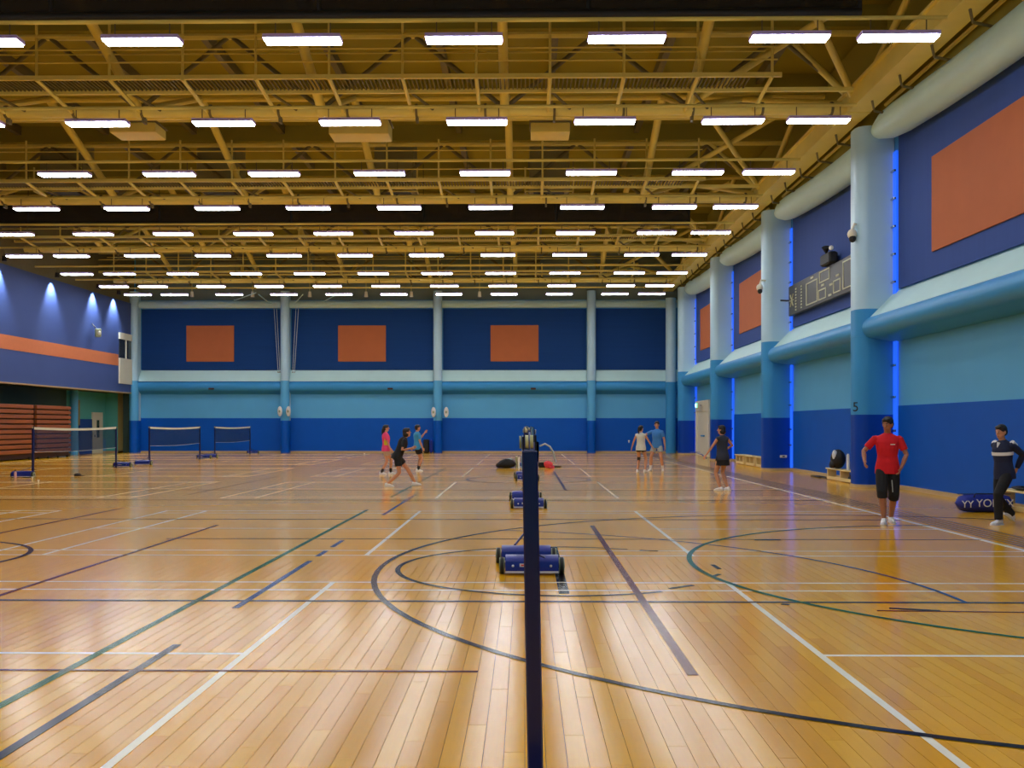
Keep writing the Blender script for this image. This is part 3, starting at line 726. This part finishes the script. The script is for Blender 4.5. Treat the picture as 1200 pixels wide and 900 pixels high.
MB().ell((0,0,.04),(.11,.1,.06)).build('cap_crown','black',t,smooth=True); MB().bbox((.12,0,.01),(.14,.12,.015),.005).build('cap_peak','black',t)
def lump(mb, c, r, seed, n=14, m=9, amp=.12):
    rnd = random.Random(seed); ph = [rnd.uniform(0,6.28) for _ in range(6)]
    b0 = len(mb.v); mb.ell(c, r, n=n, m=m)
    for i in range(b0, len(mb.v)):
        v = Vector(mb.v[i])-Vector(c); k = 1+amp*(math.sin(v.x*9/r[0]*.3+ph[0])+math.sin(v.y*8/r[1]*.3+ph[1])+math.sin(v.z*7/r[2]*.4+ph[2]))/1.5
        q = Vector(c)+v*k; mb.v[i] = (q.x,q.y,max(q.z,c[2]-r[2]*.95))
    return mb
p = flo(597,548.5)
t = thing('sports_bag', 'low black sports bag on the floor left of the post line', 'bag', tuple(p))
lump(MB(),(-.1,0,.17),(.36,.22,.18),3).build('bag_body','bag_black',t,smooth=True); lump(MB(),(-.36,-.02,.1),(.16,.15,.1),5).build('bag_end','bag_black',t,smooth=True); lump(MB(),(.0,.02,.33),(.14,.1,.05),6).build('towel','cloth_grey',t,smooth=True)
MB().tube([(-.3,-.2,.2),(-.15,-.26,.33),(.05,-.22,.22)],.015,6).build('handle','black',t)
p = flo(610,545)
for k,(dx,m,h) in enumerate(((-2.2,'wheel_grey',.42),(.6,'feather',.38),(4.5,'cloth_sky',.46))):
    q = flo(607.5+dx,548.5); t = thing('shuttle_tube', ('left brown','middle white','right blue')[k]+' upright shuttle tube beside the black bag', 'tube', tuple(q), group='tubes by the black bag')
    MB().tube([(0,0,0),(0,0,h)],.035,10).build('tube_body',m,t,smooth=True); MB().tube([(0,0,h),(0,0,h+.03)],.038,10).build('tube_lid','feather',t,smooth=True)
p = flo(643,549)
t = thing('pink_jacket', 'crumpled pinkish red jacket on the floor right of the post', 'jacket', tuple(p))
lump(MB(),(0,0,.13),(.18,.14,.13),11,amp=.2).build('jacket_body','bag_pink',t,smooth=True); lump(MB(),(.12,-.03,.06),(.13,.1,.07),12,amp=.2).build('jacket_sleeve','bag_pink',t,smooth=True)
t = thing('racket_case', 'flat black racket case lying under the pink jacket', 'case', tuple(flo(641,548.2)))
MB().bbox((-.1,0.35,.1),(.45,.2,.2),.04).build('case_head','bag_black',t); MB().bbox((.3,.3,.03),(.5,.08,.06),.02).build('case_handle','bag_black',t)
q = at(503,531,55.9)
t = thing('kit_bag', 'tall dark kit bag standing against the back wall', 'bag', (q.x-.17,55.9,0))
MB().bbox((0,0,.4),(.34,.3,.8),.06).build('bag_body','bag_black',t); lump(MB(),(-.05,-.02,.72),(.12,.12,.08),4).build('bag_flap','cloth_grey',t,smooth=True)
t = thing('racket_bag', 'slim navy racket bag leaning beside the tall dark kit bag', 'bag', (q.x+.13,55.75,0))
MB().bbox((0,0,.38),(.16,.2,.76),.05).build('bag_body','bag_blue',t); MB().tube([(0,-.1,.7),(0,-.16,.5),(0,-.1,.3)],.012,5).build('strap','black',t)
def bench(p, L, label, name='wooden_bench', rz=0, H=.35, D=.3):
    t = thing(name, label, 'bench', tuple(p), rz, group='pale wooden benches by the right wall')
    for s in (-1,1): MB().bbox((s*D*.27,0,H-.02),(D*.46,L,.035),.006).build('seat_slat','bench_wood',t)
    for y in (-L/2+.12,0,L/2-.12): MB().bbox((0,y,H/2-.01),(D*.85,.06,H-.05),.006).build('leg','bench_wood',t)
    MB().bbox((-D*.36,0,.07),(.03,L-.1,.09),.006).build('stretcher','bench_wood',t); MB().bbox((D*.36,0,.07),(.03,L-.1,.09),.006).build('stretcher','bench_wood',t)
    return t
b1 = Vector((8.98, 27.2, 0)); bench(b1, 2.5, 'pale wooden bench with a black backpack and bottles on it')
b2 = Vector((9.05, 16.9, 0)); bench(b2, 2.9, 'pale wooden bench behind the man in the navy tracksuit', H=.4, D=.35)
for k,(x0,x1) in enumerate(((858,868),(869,880),(881,893))):
    a = flo((x0+x1)/2, 548+k*2); bench(Vector((8.95, a.y*.0+[39.6,37.8,36.1][k], 0)), 1.5, 'low pale bench, %s of three behind the woman in charcoal' % ('farthest','middle','nearest')[k], H=.4, D=.4)
t = thing('backpack', 'black backpack with a white patch on the wooden bench', 'backpack', (8.93,27.6,.352))
lump(MB(),(0,0,.27),(.2,.3,.28),8,amp=.05).build('bag_body','bag_black',t,smooth=True); lump(MB(),(-.12,-.08,.38),(.07,.1,.15),9).build('white_patch','white_cloth',t,smooth=True); lump(MB(),(-.13,.08,.13),(.09,.17,.12),10).build('front_pocket','bag_black',t,smooth=True)
for k,(y,h,r,m) in enumerate(((26.75,.42,.045,'feather'),(26.35,.3,.035,'bottle'))):
    t = thing('bench_bottle', ('tall white tube','shorter pinkish bottle')[k]+' standing on the bench beside the backpack', 'bottle', (8.93,y,.352))
    MB().tube([(0,0,0),(0,0,h)],r,12).build('bottle_body',m,t,smooth=True); MB().tube([(0,0,h),(0,0,h+.03)],r*.7,10).build('cap','feather',t,smooth=True)
t = thing('bench_tube', 'slim brown tube between the two bottles on the bench', 'tube', (8.96,26.55,.352)); MB().tube([(0,0,0),(0,0,.24)],.03,10).build('tube_body','ochre',t,smooth=True); MB().tube([(0,0,.24),(0,0,.26)],.032,10).build('cap','black',t)
t = thing('shoulder_bag', 'dark shoulder bag under the wooden bench with the backpack', 'bag', (8.99,26.75,0)); lump(MB(),(0,0,.11),(.07,.14,.09),21).build('bag_body','bag_black',t,smooth=True); MB().tube([(0,-.11,.13),(0,0,.22),(0,.11,.13)],.008,5).build('strap','black',t)
t = thing('folded_racket_cover', 'flat dark racket cover lying on the floor beside the bench', 'cover', (9.0,29.7,0)); MB().bbox((0,0,.02),(.25,.8,.04),.015).build('cover_body','bag_black',t); MB().bbox((0,-.6,.015),(.06,.45,.03),.01).build('cover_handle','black',t)
# navy holdall with lettering
pl = flo(1123,601); pr_ = flo(1200,601)
t = thing('holdall', 'navy sports holdall with white lettering on the floor by the tracksuit man', 'bag', (flo(1158,601).x, flo(1158,601).y+.16, 0))
mb = MB(); rings = []
for k in range(13):
    u = -1+2*k/12; s = (1-abs(u)**5)**.5*.98+.02; rings.append(((u*.53,0,.165),Vector((0,.17*s,0)),Vector((0,0,.165*s))))
mb.loft(rings,16).build('bag_body','bag_blue',t,smooth=True)
MB().tube([(-.25,-.12,.25),(-.2,-.1,.34),(.2,-.1,.34),(.25,-.12,.25)],.012,6).build('handle','black',t); MB().box((-.48,-.02,.325),(.48,.02,.335)).build('zip','black',t)
text('bag_lettering','YONEX',.2,'white_cloth',t,(.12,-.174,.17),(PI/2,0,0),.003)
text('bag_emblem','YY',.18,'white_cloth',t,(-.37,-.168,.15),(PI/2,0,0),.003)
t = thing('bottle_carrier', 'white bottle standing under the end of the near bench', 'bottle', (8.75,18.6,0))
MB().tube([(0,0,0),(0,0,.2),(0,0,.25)],[.045,.045,.02],12).build('bottle_body','feather',t,smooth=True); MB().tube([(0,0,.25),(0,0,.28)],.022,10).build('cap','black',t)
t = thing('dark_towel', 'folded black towel lying on the bench behind the tracksuit man', 'towel', (9.05,17.6,.402)); lump(MB(),(0,0,.04),(.13,.4,.04),31,amp=.08).build('towel_body','bag_black',t,smooth=True); MB().box((-.12,-.1,.07),(.1,-.06,.084)).build('towel_hem','black',t)

# ================================================================== PEOPLE
def ik(a, b, l1, l2, pole):
    a, b, pole = Vector(a), Vector(b), Vector(pole); d = b-a; D = min(d.length, (l1+l2)*.995)
    u = d.normalized(); b = a+u*D
    x = (l1*l1-l2*l2+D*D)/(2*D); h = math.sqrt(max(0, l1*l1-x*x))
    p = pole-u*pole.dot(u); p = p.normalized() if p.length > 1e-4 else u.orthogonal()
    return a+u*x+p*h, b
def soft(o, vox, it=4):
    m = o.modifiers.new('r','REMESH'); m.mode = 'VOXEL'; m.voxel_size = vox; m.use_smooth_shade = True
    s = o.modifiers.new('s','SMOOTH'); s.iterations = it; s.factor = .5
def person(label, x, y, rz, H, feet, hands, lean=0, side=0, drop=0, hipshift=(0,0), twist=0, head=(0,0), female=False,
           shirt='red', sleeve='short', bottom='black', bottom_len='long_shorts', skirt=False, sock=None, shoe='white', hair='short', skin='skin', vox=.009, extra=None, hand_curl=.5):
    s = H/1.75; root = thing('person', label, 'person', (x,y,0), rz)
    V = Vector
    fw = .9 if female else 1.0
    Rt = Matrix.Rotation(twist,3,'Z')@Matrix.Rotation(-lean,3,'X')@Matrix.Rotation(side,3,'Y')
    pel = V((hipshift[0], hipshift[1], (.93-drop)*s))
    X, Y_, Z_ = Rt@V((1,0,0)), Rt@V((0,1,0)), Rt@V((0,0,1))
    T = lambda a,b,c: pel+(X*a+Y_*b+Z_*c)*s
    sh = [T(sg*.178*fw,-.01,.462) for sg in (-1,1)]
    hips = [pel+V((sg*.088,0,-.02))*s for sg in (-1,1)]
    nb = T(0,-.01,.53); hc = nb+ (Z_*.5+V((0,0,.5))).normalized()*.152*s + Y_*.03*s
    Rh = Matrix.Rotation(head[0],3,'Z')@Matrix.Rotation(-head[1],3,'X')
    hf = lambda a,b,c: hc+Rh@V((a*s,b*s,c*s))
    # limbs
    arms = []; legs = []
    for i in (0,1):
        hx = hands[i]; tgt = V(hx[:3])*1.0; pole = V(hx[3]) if len(hx) > 3 else V(((-1,1)[i]*.4,-1,0))
        arms.append((sh[i],)+ik(sh[i], tgt, .29*s, .25*s, pole))
        f = feet[i]; an = V((f[0],f[1],.085*s+f[3])); k, a2 = ik(hips[i], an, .44*s, .43*s, V((math.sin(-f[2])*1,math.cos(f[2]),0)))
        legs.append((hips[i], k, a2, f[2], f[4] if len(f) > 4 else 0))
    body = MB()
    def ring(c, a, b): return (T(*c), X*a*s, Y_*b*s)
    TR = [((0,0,-.1),.12,.09),((0,0,-.03),.165,.115),((0,.005,.06),.16 if female else .15,.11),((0,.01,.17),.125 if female else .14,.095),((0,.012,.3),.15*fw,.115),((0,.0,.42),.17*fw,.115),((0,-.01,.47),.158*fw,.09),((0,-.012,.505),.115,.065),((0,-.012,.53),.07,.055)]
    body.loft([ring(*r) for r in TR], 16)
    body.tube([T(0,-.012,.48), nb+Z_*.01*s, hc-V((0,0,.06))*s], [.06*s,.054*s,.052*s], 12)
    # head: skull, jaw, nose, ears
    body.ell(hf(0,-.01,.02), (.077*s,.096*s,.1*s), Rh, 16, 12); body.ell(hf(0,.025,-.055), (.056*s,.06*s,.062*s), Rh, 12, 8)
    body.tube([hf(0,.088,.02),hf(0,.108,-.015),hf(0,.1,-.025)], [.008*s,.014*s,.012*s], 8)
    for sg in (-1,1): body.ell(hf(sg*.08,-.008,-.005), (.01*s,.02*s,.032*s), Rh, 8, 6)
    for i,(a,e,w) in enumerate(arms):
        k = .85 if female else 1
        body.tube([a-V((0,0,0)), a*.5+e*.5, e, e*.6+w*.4, w], [.052*s*k,.046*s*k,.037*s*k,.038*s*k,.025*s*k], 12)
        body.ell(a-V((0,0,.01)), (.052*s*k,)*3, n=12)
        d = (w-e).normalized(); sg = (-1,1)[i]
        n = V((sg,0,0)) - d*d.x*sg; n = n.normalized() if n.length > .2 else V((0,0,1)).cross(d)   # palm normal outward (back of hand)
        side_ = d.cross(n).normalized(); 
        if side_.y < 0: side_ = -side_            # thumb side forward
        pc = w+d*.05*s
        body.loft([(w, side_*.026*s, n*.02*s), (w+d*.03*s, side_*.034*s, n*.017*s), (w+d*.085*s, side_*.04*s, n*.014*s)], 10)
        cu = hand_curl
        for fi, fl_ in enumerate((.072,.08,.074,.058)):
            b0 = w+d*.08*s+side_*(.03-.02*fi)*s
            d1 = (d*math.cos(cu*.6)-n*math.sin(cu*.6)); d2 = (d*math.cos(cu*1.6)-n*math.sin(cu*1.6))
            body.tube([b0-d*.02*s, b0, b0+d1*fl_*.5*s, b0+d1*fl_*.5*s+d2*fl_*.5*s], [.0095*s,.0095*s,.009*s,.0075*s], 6)
        tb = w+d*.025*s+side_*.028*s
        body.tube([tb-side_*.01*s, tb+(side_*.6+d*.6)*.03*s, tb+(side_*.45+d*.9-n*.4)*.06*s], [.013*s,.0105*s,.009*s], 6)
    for i,(h,k,a,fy,pt) in enumerate(legs):
        kf = .95 if female else 1
        body.tube([h+V((0,0,.03)), h*.6+k*.4, k, k*.65+a*.35, a], [.085*s*kf,.078*s*kf,.053*s*kf,.056*s*kf,.036*s*kf], 14)
    o = body.build('body', skin, root); soft(o, vox, 3)
    # face
    for sg in (-1,1):
        MB().ell(hf(sg*.03,.079,.018),(.013*s,.008*s,.007*s),Rh,8,6).build('eye','eye_white',root)
        MB().ell(hf(sg*.03,.086,.018),(.006*s,.004*s,.006*s),Rh,8,6).build('pupil','black',root)
        MB().tube([hf(sg*.016,.088,.036),hf(sg*.032,.087,.041),hf(sg*.048,.076,.036)],.004*s,5).build('eyebrow','hair',root)
    MB().tube([hf(-.022,.078,-.058),hf(0,.088,-.056),hf(.022,.078,-.058)],[.003*s,.006*s,.003*s],6).build('mouth','lip',root)
    # hair
    hm = MB(); hm.ell(hf(0,-.022,.045),(.09*s,.1*s,.092*s),Rh,16,10); hm.ell(hf(0,-.05,-.0),(.082*s,.07*s,.085*s),Rh,14,8)
    hm.ell(hf(0,.045,.095),(.062*s,.045*s,.03*s),Rh,12,8)
    if hair == 'long': hm.tube([hf(0,-.07,.04),hf(0,-.1,-.06),hf(0,-.11,-.17),hf(0,-.12,-.28)],[.06*s,.07*s,.055*s,.02*s],10)
    if hair == 'pony': hm.tube([hf(0,-.09,.05),hf(0,-.15,.04),hf(0,-.16,-.08),hf(0,-.13,-.2)],[.025*s,.035*s,.04*s,.012*s],10)
    if hair == 'bob':
        hm.ell(hf(0,-.04,-.04),(.1*s,.085*s,.09*s),Rh,14,8)
    o = hm.build('hair','hair',root); soft(o, max(vox,.008), 2)
    # shirt
    sm = MB(); loose = .018
    TS = [((0,.0,-.12),.178,.128),((0,.0,-.02),.176,.126),((0,.01,.1),.15,.11),((0,.01,.18),.14,.105),((0,.012,.3),.158*fw,.12),((0,.0,.4),.172*fw,.12),((0,-.01,.465),.165*fw,.095),((0,-.012,.5),.13,.075),((0,-.012,.52),.085,.062),((0,-.012,.54),.05,.045)]
    sm.loft([(T(*c),X*(a+loose)*s,Y_*(b+loose)*s) for c,a,b in TS],18)
    if sleeve != 'none':
        for a,e,w in arms:
            sm.ell(a-V((0,0,.012)),(.056*s,)*3,n=12)
            if sleeve == 'short': sm.tube([a,a+(e-a)*.4,a+(e-a)*.72],[.06*s,.062*s,.062*s],12)
            else: sm.tube([a,a*.5+e*.5,e,e*.5+w*.5,w],[.062*s,.062*s,.058*s,.052*s,.04*s],12)
    else:
        for a,e,w in arms: sm.ell(a-V((0,0,.01)),(.055*s,.06*s,.06*s),n=12)
    o = sm.build('jacket' if sleeve == 'long' else 'shirt','cloth_'+shirt,root); soft(o, vox*1.1, 4)
    # collar
    c0 = T(0,-.012,.535); MB().loft([(c0,X*.068*s,Y_*.062*s),(c0+Z_*.012*s,X*.062*s,Y_*.056*s)],16).build('collar','cloth_'+shirt,root,smooth=True)
    # shorts / trousers
    bm_ = MB(); bm_.loft([(pel+V((0,0,z))*s, V((a*s,0,0)), V((0,b*s,0))) for z,a,b in ((-.1,.165,.12),(-.03,.165,.122),(.05,.15,.11))],16)
    for h,k,a,fy,pt in legs:
        if bottom_len == 'trousers': bm_.tube([h+V((0,0,.02)),h*.8+k*.2,h*.5+k*.5,k,k*.5+a*.5,a+V((0,0,.01))],[.085*s,.098*s,.095*s,.078*s,.072*s,.068*s],14)
        elif bottom_len == 'long_shorts': bm_.tube([h+V((0,0,.02)),h*.8+k*.2,h*.5+k*.5,k,k*.8+a*.2],[.085*s,.1*s,.1*s,.085*s,.083*s],14)
        elif bottom_len == 'shorts': bm_.tube([h+V((0,0,.02)),h*.8+k*.2,h*.4+k*.6],[.085*s,.1*s,.1*s],14)
        else: bm_.tube([h+V((0,0,.02)),h*.68+k*.32],[.1*s,.1*s],14)
    if skirt: bm_.loft([(pel+V((0,0,-.26))*s,V((.2*s,0,0)),V((0,.17*s,0))),(pel+V((0,0,-.02))*s,V((.17*s,0,0)),V((0,.13*s,0)))],16)
    o = bm_.build('trousers' if bottom_len == 'trousers' else ('skirt' if skirt else 'shorts'),'cloth_'+bottom,root); soft(o, vox*1.1, 4)
    # shoes and socks
    for h,k,a,fy,pt in legs:
        R = Matrix.Rotation(fy,3,'Z')@Matrix.Rotation(-pt,3,'X'); base = a-V((0,0,0)); 
        q = lambda px,py,pz: base+R@V((px,py,pz-.085))*1.0*s
        r3 = lambda v: R@V(v)*s
        u = MB(); u.loft([(q(0,-.075,.05),r3((.028,0,0)),r3((0,0,.038))),(q(0,-.05,.06),r3((.038,0,0)),r3((0,0,.052))),(q(0,.0,.062),r3((.04,0,0)),r3((0,0,.055))),(q(0,.06,.045),r3((.044,0,0)),r3((0,0,.038))),(q(0,.13,.033),r3((.044,0,0)),r3((0,0,.027))),(q(0,.18,.025),r3((.025,0,0)),r3((0,0,.014)))],14)
        sh_ = u.build('shoe','cloth_'+shoe,root,smooth=True)
        so = MB(); out = [(-.03,-.09),(.03,-.09),(.042,-.04),(.04,.04),(.05,.1),(.045,.16),(.015,.195),(-.02,.19),(-.046,.15),(-.048,.1),(-.04,.04),(-.042,-.04)]
        so.prism(out, lambda p: tuple(q(p[0],p[1],.0)), lambda p: tuple(q(p[0],p[1],.022))); so.build('sole','black' if shoe == 'black' else 'white_cloth',sh_)
        if sock: MB().tube([a-V((0,0,.02)),a+(k-a).normalized()*.13*s],[.045*s,.05*s],12).build('sock','cloth_'+sock,root,smooth=True)
    if extra: extra(root, s, T, X, Y_, Z_, arms, legs, hf)
    return root

# --- man in red (near the nearest column); local forward +Y, facing the camera, turned a little to his right
def red_extra(root, s, T, X, Y_, Z_, arms, legs, hf):
    o = MB(); o.bbox((0,0,0),(.075,.004,.014),.002); ob = o.build('chest_print','white_cloth',root); ob.location = T(-.075,.141,.36); ob.rotation_euler=(0,0,.3)
    h,k,a = legs[0][:3]; d = (k-h).normalized()
    st = MB(); st.tube([h*.55+k*.45+Vector((.03,.1,0)),h*.1+k*.9+Vector((.02,.088,0))],.008,6); st.build('shorts_stripe','cloth_grey',root)
p = flo(1040,613)
person('man in a red polo shirt and long black shorts before the nearest column', p.x, p.y, math.radians(162), 1.73,
       feet=[(-.1,-.1,.3,.0),(.1,.12,-.2,.0)] and [(-.06,-.15,.2,0),(.06,.14,-.1,0)],
       hands=[(-.2,.1,.9,(-1,-.5,0)),(.35,.2,1.0,(.8,-.9,0))], head=(-.5,.25), shirt='red', bottom='black', bottom_len='long_shorts', shoe='white', sock=None, skin='skin_dark', vox=.0065, extra=red_extra)
# --- man in navy tracksuit
def navy_extra(root, s, T, X, Y_, Z_, arms, legs, hf):
    rings = [((0,.01,.29),.185,.146),((0,.006,.345),.19,.146)]
    MB().loft([(T(*c),X*a*s,Y_*b*s) for c,a,b in rings],20).build('chest_stripe','white_cloth',root,smooth=True)
    MB().tube([T(0,.118,.43),T(0,.075,.505)],[.008,.03],8,).build('undershirt','white_cloth',root)
    for a,e,w in arms: MB().tube([a+Vector((0,0,.04)),a*.65+e*.35+Vector((0,0,.035))],[.05*s,.048*s],10).build('sleeve_stripe','white_cloth',root,smooth=True)
p = flo(1177,614)
person('man in a navy tracksuit with white chest stripe, hands behind his back', p.x, p.y, math.radians(112), 1.64,
       feet=[(-.09,.22,.05,0),(.09,-.26,.0,.05,-.5)], hands=[(-.09,-.17,.9,(-.35,-1,0)),(.09,-.17,.9,(.35,-1,0))], lean=.1, drop=.035, head=(.05,.2),
       shirt='navy', sleeve='long', bottom='black', bottom_len='trousers', shoe='white', vox=.0065, extra=navy_extra)
# --- woman in pink
def pink_extra(root, s, T, X, Y_, Z_, arms, legs, hf):
    MB().loft([(T(.155,.0,.1),X*.035*s,Y_*.06*s),(T(.16,.01,.22),X*.035*s,Y_*.075*s),(T(.17,.0,.34),X*.02*s,Y_*.04*s)],12).build('yellow_side_panel','cloth_yellow',root,smooth=True)
p = flo(452,556)
person('woman in a pink shirt with long dark hair at the centre left', p.x, p.y, math.radians(-80), 1.62,
       feet=[(-.09,.16,0,0),(.09,-.14,0,0)], hands=[(-.22,.12,.85),(.24,.16,.8)], female=True, shirt='pink', bottom='beige', bottom_len='shorts', sock='black', hair='long', extra=pink_extra)
# --- woman in black leaning forward
p = flo(470,570)
person('woman in black shirt and shorts leaning forward in a wide stride', p.x, p.y, math.radians(-78), 1.68,
       feet=[(-.12,.38,0,0),(.12,-.36,-.1,0)], hands=[(-.12,.3,1.0,(-.5,-1,-.3)),(.14,.22,.98,(.5,-1,-.3))], lean=.42, drop=.1, hipshift=(0,-.1), head=(0,-.1), female=True,
       shirt='black', bottom='black', bottom_len='shorts', hair='bob')
# --- man in bright blue shirt
p = flo(489,552.5)
person('man in a sky blue shirt and black shorts with one hand raised', p.x, p.y, math.radians(-62), 1.63,
       feet=[(-.12,.08,.1,0),(.12,-.02,-.1,0)], hands=[(-.16,.34,1.33,(-.3,-.2,-1)),(.24,.1,.82)], shirt='sky', bottom='black', bottom_len='shorts', sock='black', skin='skin')
# --- woman in pale vest, back to camera
def vest_extra(root, s, T, X, Y_, Z_, arms, legs, hf):
    h,k,a = legs[0][:3]; MB().tube([k*.8+h*.2,k,k*.85+a*.15],[.066*s,.062*s,.06*s],12).build('knee_brace','cloth_black',root,smooth=True)
p = flo(751,553.5)
person('woman in a pale grey vest and black shorts seen from behind', p.x, p.y, math.radians(-25), 1.6,
       feet=[(-.12,0,.1,0),(.14,.02,-.25,0)], hands=[(-.34,.05,.82),(.38,.1,.84)], head=(-.3,0), female=True, shirt='offwhite', sleeve='none', bottom='black', bottom_len='brief', hair='pony', extra=vest_extra)
# --- man in blue shirt, grey shorts
p = flo(770,552)
person('man in a blue shirt and pale grey shorts facing the woman in the vest', p.x, p.y, math.radians(150), 1.74,
       feet=[(-.2,-.04,.35,0),(.2,.08,-.1,0)], hands=[(-.36,.28,1.12,(-1,-.4,.2)),(.3,.02,.88)][::-1] and [(-.28,.02,.86),(.34,.36,1.2,(1,-.4,-.2))][::-1] and [(-.3,.02,.86),(.36,.34,1.18,(1,-.4,-.2))], head=(.25,.1),
       shirt='blue2', bottom='grey', bottom_len='shorts', sock='white')
# --- woman in charcoal with skirt and racket
def dark_extra(root, s, T, X, Y_, Z_, arms, legs, hf):
    a,e,w = arms[0]; d = (w-e).normalized()
    g = w+d*.06
    r = MB(); r.tube([g-Vector((0,.06,.03)),g+Vector((.06,.16,.05)),g+Vector((.12,.4,.08))],[.016,.014,.006],8); r.build('racket_handle','cart_blue',root)
    c = g+Vector((.18,.54,.1)); mb = MB(); mb.tube([c+Vector((.1*math.cos(t),.14*math.sin(t),0)) for t in [2*PI*k/20 for k in range(21)]],.008,6); mb.build('racket_frame','cart_blue',root)
p = flo(847,575)
person('woman in a charcoal sleeveless top and black skirt holding a racket', p.x, p.y, math.radians(32), 1.6,
       feet=[(-.1,-.02,.3,0),(.1,-.06,.1,0)], hands=[(-.36,.2,.86,(-.6,-.8,0)),(.22,.18,.98,(1,-.7,0))], lean=.06, head=(.55,0), female=True,
       shirt='charcoal', sleeve='none', bottom='black', bottom_len='brief', skirt=True, hair='bob', shoe='white', extra=dark_extra)
